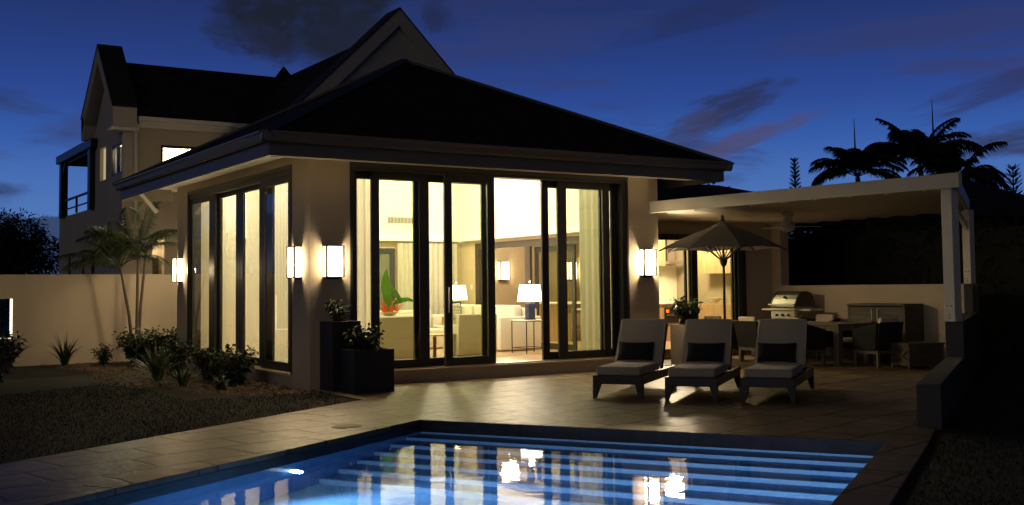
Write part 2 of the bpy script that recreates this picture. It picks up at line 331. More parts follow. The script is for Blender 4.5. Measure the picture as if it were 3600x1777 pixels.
# basin
ps = thing('swimming_pool', 'rectangular blue lit swimming pool with broad submerged steps along its far end', 'swimming pool', uv(2.5, 5, -1.4))
WZ = -.135
bd = MB()
bd.prism([uv2(-.03, 12), uv2(0, 12), uv2(0, .0), uv2(-.03, .0)], WZ-.02, -.05)
bd.prism([uv2(-.03, -.03), uv2(-.03, 0), uv2(5.09, 0), uv2(5.09, -.03)], WZ-.02, -.125)
bd.prism([uv2(5.06, 0), uv2(5.06, 12), uv2(5.09, 12), uv2(5.09, 0)], WZ-.02, -.05)
b2 = MB()
for k in range(8):
    b2.prism([uv2(5.06*k/8, -.0), uv2(5.06*k/8, .012), uv2(5.06*(k+1)/8-.006, .012), uv2(5.06*(k+1)/8-.006, .0)], WZ-.02, -.004)
b2.build('waterline_tile', BAND, ps, label='dark slate waterline tiles under the far coping'); bd.build('waterline_band', BAND, ps)
DEP = -1.5
ba = MB(); q = lambda u, v, z: uv(u, v, z)
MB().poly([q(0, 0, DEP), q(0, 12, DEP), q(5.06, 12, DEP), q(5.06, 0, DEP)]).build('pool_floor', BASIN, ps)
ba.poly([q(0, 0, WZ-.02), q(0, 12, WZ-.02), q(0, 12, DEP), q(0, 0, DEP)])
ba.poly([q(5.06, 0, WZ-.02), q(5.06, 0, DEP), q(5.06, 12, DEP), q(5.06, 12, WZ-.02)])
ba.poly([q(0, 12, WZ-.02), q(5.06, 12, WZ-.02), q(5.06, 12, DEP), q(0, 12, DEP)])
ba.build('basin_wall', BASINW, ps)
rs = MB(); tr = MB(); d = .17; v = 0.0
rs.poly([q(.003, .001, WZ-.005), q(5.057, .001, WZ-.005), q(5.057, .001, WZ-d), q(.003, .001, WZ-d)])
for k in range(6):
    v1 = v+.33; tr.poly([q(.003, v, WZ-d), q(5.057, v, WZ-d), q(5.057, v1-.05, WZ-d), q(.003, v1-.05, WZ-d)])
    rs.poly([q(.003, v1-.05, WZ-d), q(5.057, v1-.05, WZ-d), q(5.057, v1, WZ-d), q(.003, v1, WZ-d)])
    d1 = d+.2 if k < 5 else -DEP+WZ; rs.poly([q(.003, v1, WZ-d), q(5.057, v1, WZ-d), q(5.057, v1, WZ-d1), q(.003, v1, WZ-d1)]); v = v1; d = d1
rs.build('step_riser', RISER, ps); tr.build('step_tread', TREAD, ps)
wt = MB().poly([q(.0, .012, WZ), q(.0, 12, WZ), q(5.06, 12, WZ), q(5.06, .012, WZ)]).build('pool_water', WATER, kind='structure')
PL = (.32, .55, 1.)
def pool_lamp(u, v, z, nrm, power, label):
    t = thing('pool_lamp', label, 'pool light', uv(u, v, z), 0, 'underwater lamps in the pool walls')
    c = Vector(uv(u, v, z)); nv = (PR*nrm[0]+PF*nrm[1]).normalized()
    MB().tube([c-nv*.02, c+nv*.02], [.075, .075], 20).build('lamp_ring', STEEL, t)
    MB().tube([c+nv*.02, c+nv*.05], [.05, .035], 20).build('lens', emis('pool_lens', (.6, .85, 1.), 160), t)
    o = point('pool_lamp_light', c+nv*.10, power, PL, .05, t, spot=150); o.rotation_euler = (nv+Vector((0, 0, -.12))).to_track_quat('-Z', 'Y').to_euler()
pool_lamp(0, 2.4, -.53, (1, .55), 170, 'glowing round underwater lamp in the garden side wall of the pool')
pool_lamp(0, 9.5, -.6, (1, -.3), 170, 'unseen underwater lamp added near the end of the garden side wall of the pool')  # out of view, added to light the step risers
pool_lamp(5.06, 5.2, -.55, (-1, -.8), 430, 'unseen underwater lamp added in the lawn side wall of the pool')  # out of view, added to brighten the lawn end of the steps
# skimmer lid
t = thing('skimmer_lid', 'round flush skimmer lid set in the poolside paving', 'drain cover', (-1.37, -4.41, 0))
MB().lathe((-1.37, -4.41, .0), [(.17, -.004), (.17, .006), (.145, .008)], 28).build('rim', mat('lid_rim', (.07, .065, .06), .5), t)
MB().lathe((-1.37, -4.41, .0), [(.14, -.002), (.14, .011), (.12, .013)], 28).build('lid', mat('lid_face', (.15, .13, .10), .6), t)

# ---------------------------------------------------------------- villa
H = thing('villa', 'cream stucco villa with dark hipped and gabled roofs and tall lit sliding doors', 'house', (3.3, 3.5, 0))
def part(name, mb, m, parent=None, **k): return mb.build(name, m, parent or H, **k)
# main room walls
wl = MB()
wl.box(0, 0, -.1, .66, .25, 3.62).box(6.13, 0, -.1, 6.83, .25, 3.62).box(.66, 0, 3.43, 6.13, .25, 3.62)
wl.box(0, .25, -.1, .25, .71, 3.62).box(0, 6.31, -.1, .25, 7.05, 3.62).box(0, .71, 3.43, .25, 6.31, 3.62)
wl.box(.66, .0, -.1, 6.13, .25, .18).box(0, .71, -.1, .25, 6.31, .15)
wl.box(6.58, .25, -.1, 6.83, 1.55, 4.0).box(6.58, 1.55, 2.5, 6.83, 6.1, 4.0).box(6.58, 6.1, -.1, 6.83, 7.05, 4.0)
wl.box(.25, 6.85, -.1, 6.58, 7.05, 4.0)
part('wall', wl, STUC)
part('door_sill', MB().box(.70, -.05, .18, 6.10, .25, .215).box(-.05, .70, .15, .25, 6.33, .185), mat('sill_stone', (.55, .45, .32), .5, nscale=5, namt=.15))
fl = MB().box(.25, .25, 0, 6.58, 6.85, .2).box(6.58, 1.55, 0, 11.2, 8.6, .2)
part('floor', fl, OAKF)
il = MB()
il.box(.27, 6.83, .2, 6.56, 6.849, 2.56).box(6.56, .27, .2, 6.579, 1.55, 2.56).box(6.56, 1.55, 2.5, 6.579, 6.1, 2.56).box(6.56, 6.1, .2, 6.579, 6.83, 2.56)
part('interior_wall', il, INTAN, label='tan painted lower walls of the living room')
iw = MB(); iw.box(.27, 6.83, 2.56, 6.56, 6.849, 4.1).box(6.56, .27, 2.56, 6.579, 6.83, 4.1)
part('upper_wall', iw, INW, label='white upper walls above the picture rail')
cl = MB(); a = (3.3, 3.5, 5.4); c4 = [(.1, .1, 3.62), (6.7, .1, 3.62), (6.7, 6.9, 4.1), (.1, 6.9, 4.1)]
c4 = [(.1, .1, 3.85), (6.75, .1, 3.85), (6.75, 7.0, 3.9), (.1, 7.0, 3.9)]
for k in range(4): cl.poly([c4[k], c4[(k+1) % 4], a])
part('ceiling', cl, INW)
part('bulkhead', MB().box(.25, .25, 3.43, 6.58, .30, 3.9).box(.25, .3, 3.43, .30, 6.85, 3.9), INW)
# soffit, fascia, gutter
part('soffit', MB().box(-1.0, -1.0, 3.60, 7.45, 0, 3.63).box(-1.0, 0, 3.60, 0, 7.9, 3.63).box(6.83, 0, 3.60, 7.45, 7.9, 3.63).box(0, 7.05, 3.60, 6.83, 7.9, 3.63), WHITEP)
part('eave_lining', MB().box(-.98, -1.0, 3.34, 7.45, -.985, 3.352), WHITEP)
fa = MB().box(-1.03, -1.06, 3.35, 7.5, -1.0, 3.64).box(-1.03, -1.0, 3.35, -1.0, 7.47, 3.64).box(7.45, -1.0, 3.35, 7.5, 7.9, 3.64).box(-1.03, 7.47, 3.35, .0, 7.5, 3.64)
part('fascia', fa, FASC, bevel=.006)
def gut(mb, p0, p1, nrm):
    p0, p1, n = Vector(p0), Vector(p1), Vector(nrm)
    pr = [(0, 0), (.055, 0), (.085, .03), (.10, .10), (.13, .13), (.13, .15), (.115, .15), (.0, .13)]
    mb.hexa([p0+n*a+Vector((0, 0, b)) for a, b in pr], [p1+n*a+Vector((0, 0, b)) for a, b in pr])
g = MB(); gut(g, (-1.16, -1.06, 3.54), (7.63, -1.06, 3.54), (0, -1, 0)); gut(g, (-1.03, -1.19, 3.541), (-1.03, 7.55, 3.541), (-1, 0, 0)); gut(g, (7.5, -1.19, 3.539), (7.5, 7.9, 3.539), (1, 0, 0))
part('gutter', g, GUT)
dl = MB()
for x in (-.95, .3, 1.5, 2.7, 3.9, 5.1, 6.3): dl.box(x, -1.075, 3.52, x+.02, -1.06, 3.54)
# pyramid roof
E0 = (-1.12, -1.15, 3.665); E1 = (7.6, -1.15, 3.665); E2 = (7.6, 7.6, 3.665); E3 = (-1.12, 7.6, 3.665); AP = (3.25, 3.2, 5.88)
rf = MB()
for a, b in ((E0, E1), (E1, E2), (E2, E3), (E3, E0)): rf.poly([a, b, AP])
R1 = part('roof', rf, ROOF, label='black shingled pyramid roof over the living room')
hp = MB()
for e in (E0, E1, E2, E3):
    p = Vector(e)+Vector((0, 0, .01)); hp.bar(p, Vector(AP)+Vector((0, 0, .01)), .16, .05)
hp.build('hip_cap', mat('hip_cap', (.02, .019, .018), .5), R1)
# porch behind: wall bits seen between the main room and the rear wing
part('porch_pier', MB().box(.55, 14.3, -.1, 1.35, 14.6, 3.3), STUC)

# --- sliding doors
def panel(name, P0, ax, a0, a1, off, z0, z1, st=.14, rail=.14, th=.05, label=None, gm=GLASS, stl=None):
    # ax 'x': lies in plane y=off ; ax 'y': plane x=off
    def bx(mb, a, b, zz0, zz1, t=th, o=0):
        if ax == 'x': mb.box(a, off-t/2+o, zz0, b, off+t/2+o, zz1)
        else: mb.box(off-t/2+o, a, zz0, off+t/2+o, b, zz1)
    s2 = stl or st
    fr = MB(); bx(fr, a0, a0+s2, z0, z1); bx(fr, a1-st, a1, z0, z1); bx(fr, a0+s2, a1-st, z0, z0+rail); bx(fr, a0+s2, a1-st, z1-rail, z1)
    o = part(name, fr, BRONZE, bevel=.006)
    if label: o['label'] = label
    gl = MB()
    if ax == 'x': gl.poly([(a0+s2, off, z0+rail), (a1-st, off, z0+rail), (a1-st, off, z1-rail), (a0+s2, off, z1-rail)])
    else: gl.poly([(off, a0+s2, z0+rail), (off, a0+s2, z1-rail), (off, a1-st, z1-rail), (off, a1-st, z0+rail)])
    gl.build('glass', gm, o); return o
ff = MB(); ff.box(.66, .01, .19, .74, .24, 3.43).box(6.0, .01, .19, 6.13, .24, 3.43).box(.74, .01, 3.34, 6.0, .24, 3.43)
ff.box(.66, -.015, .19, .70, .01, 3.46).box(6.09, -.015, .19, 6.13, .01, 3.46).box(.70, -.015, 3.39, 6.09, .01, 3.46)
part('door_frame', ff, BRONZE, bevel=.004)
part('door_track', MB().box(.74, .02, .216, 6.0, .23, .235), STEEL)
zz0, zz1 = .225, 3.36
panel('sliding_door', None, 'x', .72, 2.00, .20, zz0, zz1, label='rear sliding leaf by the front planters')
panel('sliding_door', None, 'x', 1.07, 2.06, .12, zz0, zz1, label='second leaf stacked towards the planters')
panel('sliding_door', None, 'x', 2.00, 3.28, .20, zz0, zz1, label='rear leaf before the open doorway')
panel('sliding_door', None, 'x', 2.35, 3.31, .06, zz0, zz1, label='front leaf bordering the open doorway')
panel('sliding_door', None, 'x', 4.36, 5.76, .20, zz0, zz1, label='rear leaf beyond the open doorway')
panel('sliding_door', None, 'x', 4.64, 5.78, .12, zz0, zz1, st=.15, stl=.19, label='wide leaf in front of the pleated curtain')
panel('sliding_door', None, 'x', 5.74, 6.0, .21, zz0, zz1, st=.11, stl=.05, label='narrow leaf end beside the outer frame')
part('door_handle', MB().tube([(2.40, .02, 1.1), (2.40, .0, 1.1), (2.40, .0, 1.5), (2.40, .02, 1.5)], .012), STEEL)
# left facade glazing
sf = MB(); sf.box(.01, .71, .16, .24, .80, 3.43).box(.01, 6.22, .16, .24, 6.31, 3.43).box(.01, .80, 3.30, .24, 6.22, 3.43)
sf.box(-.015, .71, .16, .01, .75, 3.46).box(-.015, 6.27, .16, .01, 6.31, 3.46).box(-.015, .75, 3.39, .01, 6.27, 3.46)
part('side_door_frame', sf, BRONZE, bevel=.004)
panel('side_window', None, 'y', .80, 2.22, .06, .20, 3.34, st=.16, stl=.18, label='garden side leaf nearest the house corner')
panel('side_window', None, 'y', 1.90, 3.52, .14, .20, 3.36, st=.16, stl=.62, label='second garden side leaf from the corner')
panel('side_window', None, 'y', 3.521, 4.95, .14, .20, 3.36, st=.32, stl=.22, label='third garden side leaf from the corner')
panel('side_window', None, 'y', 4.72, 6.22, .06, .20, 3.34, st=.10, stl=.33, label='garden side leaf farthest from the corner')

part('dark_panel', MB().box(.25, 6.70, .2, 1.3, 6.84, 3.45), BRONZE)  # added dark panel, keeps the far glass dark against the bright back wall
# --- kitchen wing
kw = MB()
kw.box(6.83, 1.5, -.1, 8.05, 1.7, 3.0).box(10.50, 1.5, -.1, 11.55, 1.7, 3.0).box(8.05, 1.5, 2.54, 10.50, 1.7, 3.0)
kw.box(6.83, .0, 2.95, 6.86, 1.5, 3.0)
kw.box(11.3, 1.7, -.1, 11.55, 9.0, 3.4).box(6.83, 8.6, -.1, 11.3, 8.85, 3.4)
part('kitchen_wall', kw, STUC)
part('kitchen_ceiling', MB().box(6.60, 1.7, 2.95, 11.3, 8.6, 3.0), INW)
part('kitchen_inner_wall', MB().box(6.85, 8.57, .2, 11.28, 8.599, 2.95).box(11.27, 1.72, .2, 11.299, 8.57, 2.95), mat('olive_wall', (.30, .25, .16), .8))
kr = MB(); e = [(6.9, 1.2, 3.02), (15.2, 1.2, 3.02), (15.2, 8.8, 3.02), (6.9, 8.8, 3.02)]; r0, r1 = (6.9, 5., 4.02), (13.1, 5., 4.02)
kr.poly([e[0], e[1], r1, r0]).poly([e[1], e[2], r1]).poly([e[2], e[3], r0, r1]).poly([e[3], e[0], r0]).poly(e[::-1])
part('kitchen_roof', kr, ROOF, label='low black hipped roof over the kitchen wing')
kf = MB(); kf.box(8.0, 1.47, 2.42, 10.50, 1.49, 2.54).box(8.0, 1.52, 2.42, 10.50, 1.66, 2.54).box(10.36, 1.47, .1, 10.50, 1.66, 2.42).box(8.0, 1.47, .1, 8.06, 1.66, 2.42)
part('kitchen_door_frame', kf, BRONZE, bevel=.004)
panel('kitchen_door', None, 'x', 9.05, 10.36, 1.60, .12, 2.44, st=.10, stl=.17, label='glazed kitchen door leaf behind the parasol')
panel('kitchen_door', None, 'x', 8.82, 8.99, 1.54, .12, 2.44, st=.05, rail=.1, label='folded kitchen door leaf seen edge on')
panel('kitchen_door', None, 'x', 10.12, 10.38, 1.53, .12, 2.44, st=.06, rail=.1, label='folded kitchen door leaf by the frame')

# --- central gable
cg = MB(); K = 8.5; Lx, Ax, Rx = 2.45, 5.85, 9.3; zL, zA, zR = 5.05, 8.42, 5.0
zi = 7.98
fw = MB().hexa([(Lx+.3, K+.12, 3.6), (Rx-.3, K+.12, 3.6), (Rx-.3, K+.12, 5.0), (Ax, K+.12, zi), (Lx+.3, K+.12, 5.05)], [(Lx+.3, K+.45, 3.6), (Rx-.3, K+.45, 3.6), (Rx-.3, K+.45, 5.0), (Ax, K+.45, zi), (Lx+.3, K+.45, 5.05)])
part('gable_wall', fw, STUC2, label='tall triangular gable wall behind the pyramid roof')
def coping(mb, p0, p1, y0, y1, th):
    p0, p1 = Vector(p0), Vector(p1); d = Vector((0, 0, -th)); mb.hexa([(p0.x, y0, p0.z), (p1.x, y0, p1.z), (p1.x, y0, p1.z-th), (p0.x, y0, p0.z-th)], [(p0.x, y1, p0.z), (p1.x, y1, p1.z), (p1.x, y1, p1.z-th), (p0.x, y1, p0.z-th)])
coping(cg, (Lx, 0, zL), (Ax, 0, zA), K, K+.7, .42); coping(cg, (Ax, 0, zA), (Rx, 0, zR), K, K+.7, .42)
part('gable_parapet', cg, STUC2, label='raised parapet edge of the tall central gable')
tc_ = MB(); coping(tc_, (Lx-.03, 0, zL+.03), (Ax, 0, zA+.035), K-.02, K+.74, .04); coping(tc_, (Ax, 0, zA+.035), (Rx+.03, 0, zR+.03), K-.02, K+.74, .04)
part('gable_capping', tc_, mat('capping', (.03, .03, .03), .6))
ZR = 8.0; trf = MB()
trf.poly([(Lx, K+.7, 4.6), (Ax, K+.7, ZR), (Ax, 17.0, ZR), (Lx, 17.0, 4.6)]).poly([(Rx, K+.7, 4.6), (Rx, 17.0, 4.6), (Ax, 17.0, ZR), (Ax, K+.7, ZR)]).poly([(Lx, 17, 4.6), (Ax, 17, ZR), (Rx, 17, 4.6)])
part('tower_roof', trf, ROOF, label='steep black roof running back from the central gable')
part('tower_wall', MB().box(Lx+.4, K+.5, 3.5, Rx-.4, 16.9, 4.6), STUC2)

# --- rear wing
GX = .35; RY = 16.35; zr = 8.0
ww = MB()
def holes(mb, ax, off, t, a0, a1, z0, z1, hs):
    # vertical wall with rectangular holes (a0,a1,z0,z1), built of strips
    cuts = sorted(set([a0, a1]+[h[0] for h in hs]+[h[1] for h in hs]))
    for a, b in zip(cuts, cuts[1:]):
        m = (a+b)/2; zs = [z0]
        for h in sorted([h for h in hs if h[0] < m < h[1]], key=lambda h: h[2]): zs += [h[2], h[3]]
        zs.append(z1)
        for c, d in zip(zs[::2], zs[1::2]):
            if d-c > .01:
                if ax == 'x': mb.box(a, off, c, b, off+t, d)
                else: mb.box(off, a, c, off+t, b, d)
WH = [(1.66, 3.62, 4.35, 5.47), (1.45, 1.77, .3, 2.94)]
holes(ww, 'x', 14.6, .25, GX+.552, 9.0, -.1, 6.05, WH)
part('wing_wall', ww, STUC, label='upper garden wall of the rear wing')
sw = MB(); holes(sw, 'y', GX+.3, .25, 14.6, 17.9, 2.0, 6.0, [(14.58+.1, 15.9, 4.66, 5.5), (16.55, 17.3, 4.66, 5.6)])
sw.box(GX+.3, 14.6, -.1, GX+.55, 23.3, 2.0)
holes(sw, 'y', GX+.3, .25, 17.9, 23.3, 2.0, 3.95, [(21.4, 21.9, 2., 2.62), (19.3, 19.8, 2., 2.62), (17.9, 18.5, 2., 2.7)])
sw.hexa([(GX+.3, 14.6, 6.0), (GX+.55, 14.6, 6.0), (GX+.55, 18.1, 6.0), (GX+.3, 18.1, 6.0)], [(GX+.3, 16.3, 7.7), (GX+.55, 16.3, 7.7), (GX+.55, 16.4, 7.7), (GX+.3, 16.4, 7.7)])
sw.box(GX+.55, 23.05, -.1, 9, 23.3, 3.95)
part('end_wall', sw, STUC2, label='gabled end wall and terrace parapet of the rear wing')
gp = MB()
def copy_(mb, p0, p1, x0, x1, th):
    mb.hexa([(x0, p0[0], p0[1]), (x0, p1[0], p1[1]), (x0, p1[0], p1[1]-th), (x0, p0[0], p0[1]-th)], [(x1, p0[0], p0[1]), (x1, p1[0], p1[1]), (x1, p1[0], p1[1]-th), (x1, p0[0], p0[1]-th)])
copy_(gp, (14.42, 6.42), (16.3, 8.40), GX, GX+.62, .5); copy_(gp, (16.3, 8.40), (18.42, 6.6), GX, GX+.62, .5)
gp.box(GX-.003, 14.405, 5.86, GX+.623, 14.8, 6.40).box(GX, 18.1, 5.95, GX+.62, 18.42, 6.6)
part('end_parapet', gp, STUC2, label='pale raised gable parapet of the rear wing')
gc = MB(); copy_(gc, (14.40, 6.44), (16.3, 8.44), GX-.02, GX+.66, .04); copy_(gc, (16.3, 8.44), (18.45, 6.62), GX-.02, GX+.66, .04)
part('end_capping', gc, mat('capping_dark', (.03, .03, .03), .6))
part('kneeler', MB().box(GX-.06, 14.34, 5.78, GX+.68, 14.84, 5.86), WHITEP)
wr = MB(); wr.poly([(GX+.62, 14.35, 6.16), (9, 14.35, 6.16), (9, RY, zr), (GX+.62, RY, zr)]).poly([(GX+.62, 18.4, 6.16), (GX+.62, RY, zr), (9, RY, zr), (9, 18.4, 6.16)])
part('wing_roof', wr, ROOF, label='long black pitched roof of the rear wing')
part('wing_cornice', MB().box(GX+.7, 14.42, 6.0, 8.5, 14.6, 6.12).box(GX+.7, 14.48, 5.9, 8.5, 14.6, 6.0), WHITEP)
part('wing_gutter', MB().box(GX+.66, 14.28, 6.06, 8.5, 14.42, 6.17), WHITEP)
dp = part('downpipe', MB().tube([(.98, 14.5, 5.95), (.98, 14.53, 5.8), (.98, 14.53, .2)], .045, 10).box(.9, 14.45, 5.75, 1.06, 14.6, 5.98), WHITEP)
part('roof_finial', MB().hexa([(5.55, 16.05, 7.9), (6.1, 16.05, 7.9), (6.1, 16.6, 7.9), (5.55, 16.6, 7.9)], [(5.8, 16.3, 8.33), (5.85, 16.3, 8.33), (5.85, 16.35, 8.33), (5.8, 16.35, 8.33)]), ROOF)
def win(x0, x1, z0, z1, y, n, name='window', lit=True, ax='x', th=.07):
    fr = MB(); f = .07
    B = (lambda a, b, c, d, t0=.0, t1=th: fr.box(a, y+t0, c, b, y+t1, d)) if ax == 'x' else (lambda a, b, c, d, t0=.0, t1=th: fr.box(y+t0, a, c, y+t1, b, d))
    B(x0, x0+f, z0, z1); B(x1-f, x1, z0, z1); B(x0+f, x1-f, z0, z0+f); B(x0+f, x1-f, z1-f, z1)
    for k in range(1, n): xm = x0+(x1-x0)*k/n; B(xm-f*.7, xm+f*.7, z0+f, z1-f)
    o = part(name, fr, BRONZE)
    gl = MB()
    if ax == 'x': gl.poly([(x0+f, y+.04, z0+f), (x1-f, y+.04, z0+f), (x1-f, y+.04, z1-f), (x0+f, y+.04, z1-f)])
    else: gl.poly([(y+.04, x0+f, z0+f), (y+.04, x0+f, z1-f), (y+.04, x1-f, z1-f), (y+.04, x1-f, z0+f)])
    gl.build('pane', GLASS2, o); return o
win(1.66, 3.62, 4.35, 5.47, 14.62, 2)
win(14.68, 15.9, 4.66, 5.5, GX+.32, 2, ax='y')
for a, b in ((21.4, 21.9), (19.3, 19.8), (17.9, 18.5)): win(a, b, 2.0, 2.62, GX+.34, 1, name='lower_window', ax='y')
part('lit_shutter', MB().box(GX+.40, 16.55, 4.66, GX+.44, 17.3, 5.6), mat('lit_blind', (.6, .5, .3), .8, emit=(1, .82, .45), estr=.42))
part('upstairs_room', MB().box(1.0, 17.0, 4.0, 5.0, 17.1, 5.9).box(1.0, 14.9, 5.75, 5.0, 17.0, 5.8).box(.95, 14.86, 4.0, 1.0, 17.1, 5.8).box(5.0, 14.86, 4.0, 5.05, 17.1, 5.8).box(1, 14.86, 3.95, 5, 17, 4.0), INW)
part('upstairs_curtain', MB().box(.92, 14.7, 4.5, .94, 15.9, 5.6), CURT)
part('picture', MB().box(2.1, 16.9, 4.5, 2.5, 16.97, 4.72), mat('headboard', (.4, .3, .12), .8))
point('upstairs_light', (2.8, 15.9, 5.4), 700, (1, .86, .62), .15)
point('landing_light', (.8, 15.3, 5.3), 12, (1, .82, .5), .1)
# ground floor recess of the wing
part('passage', MB().box(1.2, 15.4, .1, 2.4, 15.5, 3.1).box(1.2, 14.86, 3.0, 2.4, 15.4, 3.1).box(1.1, 14.86, .1, 1.2, 15.5, 3.1).box(2.4, 14.86, .1, 2.5, 15.5, 3.1), STUC)
part('passage_door', MB().box(1.62, 15.3, .1, 1.80, 15.38, 2.2).box(1.60, 15.28, 2.2, 1.80, 15.39, 2.42), ESPR)
point('passage_light', (1.5, 15.1, 2.7), 14, WARM, .06)
# added, unseen fill light that washes the wing wall, hung under the rear overhang of the pyramid roof
t = thing('porch_fill', 'added small round ceiling light, unseen under the rear eave beside the garden wall', 'ceiling light', (1.6, 7.6, 3.58))
MB().lathe((1.6, 7.6, 3.50), [(.09, 0), (.10, .03), (.10, .10)], 16).build('casing', DARKM, t)
MB().lathe((1.6, 7.6, 3.485), [(.07, 0), (.07, .015)], 16).build('diffuser', emis('porch_fill_diffuser', (1, .8, .5), 12), t)
point('porch_fill_bulb', (1.6, 7.6, 3.40), 95, WARM, .08, t)
# raking strut under the far eave
part('eave_strut', MB().bar((-.35, 7.3, 3.1), (-.75, 7.35, 3.58), .07, .07), WHITEP)

# --- balcony pergola on the wing terrace
bp_ = thing('balcony_pergola', 'black timber pergola with railing on the far terrace of the villa', 'pergola', (.6, 20, 3.95))
for y in (17.95, 22.3): MB().box(.5, y, 3.9, .72, y+.3, 5.75).build('post', DARKM, bp_)
MB().box(.45, 17.6, 5.70, .75, 22.9, 5.95).build('beam', DARKM, bp_)
MB().box(.6, 17.8, 5.62, 3.6, 22.4, 5.70).build('canopy', DARKM, bp_)
MB().bar((.6, 21.9, 5.72), (.6, 22.3, 5.2), .12, .12).build('brace', DARKM, bp_); MB().bar((.6, 18.5, 5.72), (.6, 18.2, 5.35), .12, .12).build('brace', DARKM, bp_)
MB().box(.58, 18.2, 4.42, .64, 22.3, 4.48).box(.58, 20.3, 3.95, .64, 20.36, 4.42).box(.58, 18.2, 4.14, .64, 22.3, 4.17).build('railing', DARKM, bp_)

# ---------------------------------------------------------------- wall lamps
def make_lamp():
    t = thing('wall_lamp', '', 'wall lamp', (0, 0, 0), 0, 'box shaped wall lamps on the villa walls', local=True)
    W, D, Hh = .30, .13, .46; f = .026
    fr = MB()
    for x in (-W/2, W/2-f):
        fr.box(x, -D, 0, x+f, -D+f, Hh); fr.box(x, -.005, 0, x+f, 0, Hh)
    fr.box(-W/2, -D, -.012, W/2, 0, .0).box(-W/2, -D, Hh, W/2, 0, Hh+.012); fr.box(-.10, -.02, -.04, .10, 0, -.012)
    fr.build('frame', DARKM, t)
    MB().box(-W/2+.006, -D+.008, .004, W/2-.006, -.006, Hh-.004).build('lamp_glass', LAMPG, t)
    point('wall_lamp_bulb', (0, -D*.62, Hh*.5), 120, (1, .72, .40), .10, t)
    return t
lamp = make_lamp()
LZ = 1.685
lamps = [((.365, 0, LZ), 0, 'box wall lamp on the front wall between the house corner and the sliding doors'), ((6.53, 0, LZ), 0, 'box wall lamp on the front wall between the sliding doors and the white pergola beam'),
         ((0, .46, LZ), -PI/2, 'box wall lamp on the garden side wall nearest the house corner'), ((0, 6.80, LZ), -PI/2, 'box wall lamp on the garden side wall beside the palms'),
         ((8.83, 8.57, LZ), 0, 'box wall lamp glimpsed deep indoors through the open doorway above the table lamp'), ((11.0, 8.57, LZ), 0, 'box wall lamp glimpsed deep indoors beside the hexagonal lantern')]
for i, (p, rz, lb) in enumerate(lamps):
    o = lamp if i == 0 else copy_tree(lamp); o.location = p; o.rotation_euler = (0, 0, rz); o['label'] = lb
    if i == 1:
        for chd in o.children:
            if chd.type == 'LIGHT': chd.data = chd.data.copy(); chd.data.energy = 260

# ---------------------------------------------------------------- garden wall
gw = MB(); y0 = 9.2; holes(gw, 'x', y0, .25, -16, .9, -.2, 1.87, [(-5.5, -2.78, .55, 1.37)])
GWT = thing('garden_wall', 'long plain cream garden wall left of the villa with a square opening', 'wall', (-6, 9.3, 0))
gw.build('wall_face', STUC, GWT)
MB().box(-2.815, y0-.004, .55, -2.78, y0+.12, 1.37).box(-3.1, y0-.004, .548, -2.815, y0+.12, .568).build('glow_strip', emis('reveal_glow', (1, .93, .7), 1.6), GWT)  # brightly lit reveal edges of the opening, drawn as a glowing strip

# ---------------------------------------------------------------- stepped patio wall (pool aligned) and dining wall
Q = Vector((.848, .53, 0)); W0 = Vector((3.407, -8.112, 0)); RP = Vector((.53, -.848, 0))
def wpt(t, s): p = W0+Q*t+RP*s; return (p.x, p.y)
GREYR = mat('shaded_render', (.10, .098, .092), .85, nscale=1.5, namt=.2, bump=.3, bscale=50)  # darkened in colour for the lack of light on this wall
SW = thing('stepped_wall', 'low rendered wall, darkened to grey, stepping up from the poolside to the pergola posts', 'wall', (7, -6, 0))
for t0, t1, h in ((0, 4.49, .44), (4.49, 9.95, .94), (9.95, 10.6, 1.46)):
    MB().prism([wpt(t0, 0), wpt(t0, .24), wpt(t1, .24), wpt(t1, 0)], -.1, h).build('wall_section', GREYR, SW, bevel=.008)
DW = thing('dining_wall', 'low cream wall closing the back of the covered dining terrace', 'wall', (11.4, -.8, 0))
MB().box(11.3, -3.2, -.1, 11.55, 1.5, 1.46).build('wall_face', STUC, DW)
MB().box(11.3, 1.24, 1.46, 11.55, 1.5, 3.0).build('pier', STUC, DW)

# ---------------------------------------------------------------- dining pergola
PG = thing('pergola', 'white timber pergola roof over the outdoor dining terrace', 'pergola', (9, -2, 0))
A0 = Vector((6.60, -.02, 0)); A1 = Vector((7.17, -6.06, 0)); zb0, zb1 = 2.82, 3.03
dA = (A1-A0).normalized(); nA = Vector((-dA.y, dA.x, 0))   # points to +x side
if nA.x < 0: nA = -nA
bm_ = MB(); bm_.hexa([A0+Vector((0, 0, zb0)), A1+Vector((0, 0, zb0)), A1+nA*.09+Vector((0, 0, zb0)), A0+nA*.09+Vector((0, 0, zb0))], [A0+Vector((0, 0, zb1)), A1+Vector((0, 0, zb1)), A1+nA*.09+Vector((0, 0, zb1)), A0+nA*.09+Vector((0, 0, zb1))])
bm_.build('beam', WHITEP, PG, bevel=.005, label='long front beam of the pergola')
n1 = Vector((7.2, -5.74, 0)); f1 = Vector((11.66, -2.95, 0))
for c, zb, sz in ((n1, .94, .165), (f1, 1.46, .15)):
    pts = [(c.x, c.y), (c.x+.01, c.y-sz), (c.x+sz, c.y-sz), (c.x+sz, c.y)]
    p = MB().prism(pts, zb, 2.83).build('post', WHITEP, PG, bevel=.005)
    for dy, dz in ((-.05, .22), (-.11, .22), (-.08, .10), (-.08, .05)): MB().tube([(c.x-.006, c.y+dy, zb+dz), (c.x+.01, c.y+dy, zb+dz)], .009, 8).build('bolt', DARKM, p)
e0 = A1+nA*.04; sb = MB().bar((e0.x+.02, e0.y+.12, 2.93), (f1.x+.35, f1.y+.12, 2.93), .09, .2); sb.build('beam', WHITEP, PG, label='side beam of the pergola above the stepped wall')
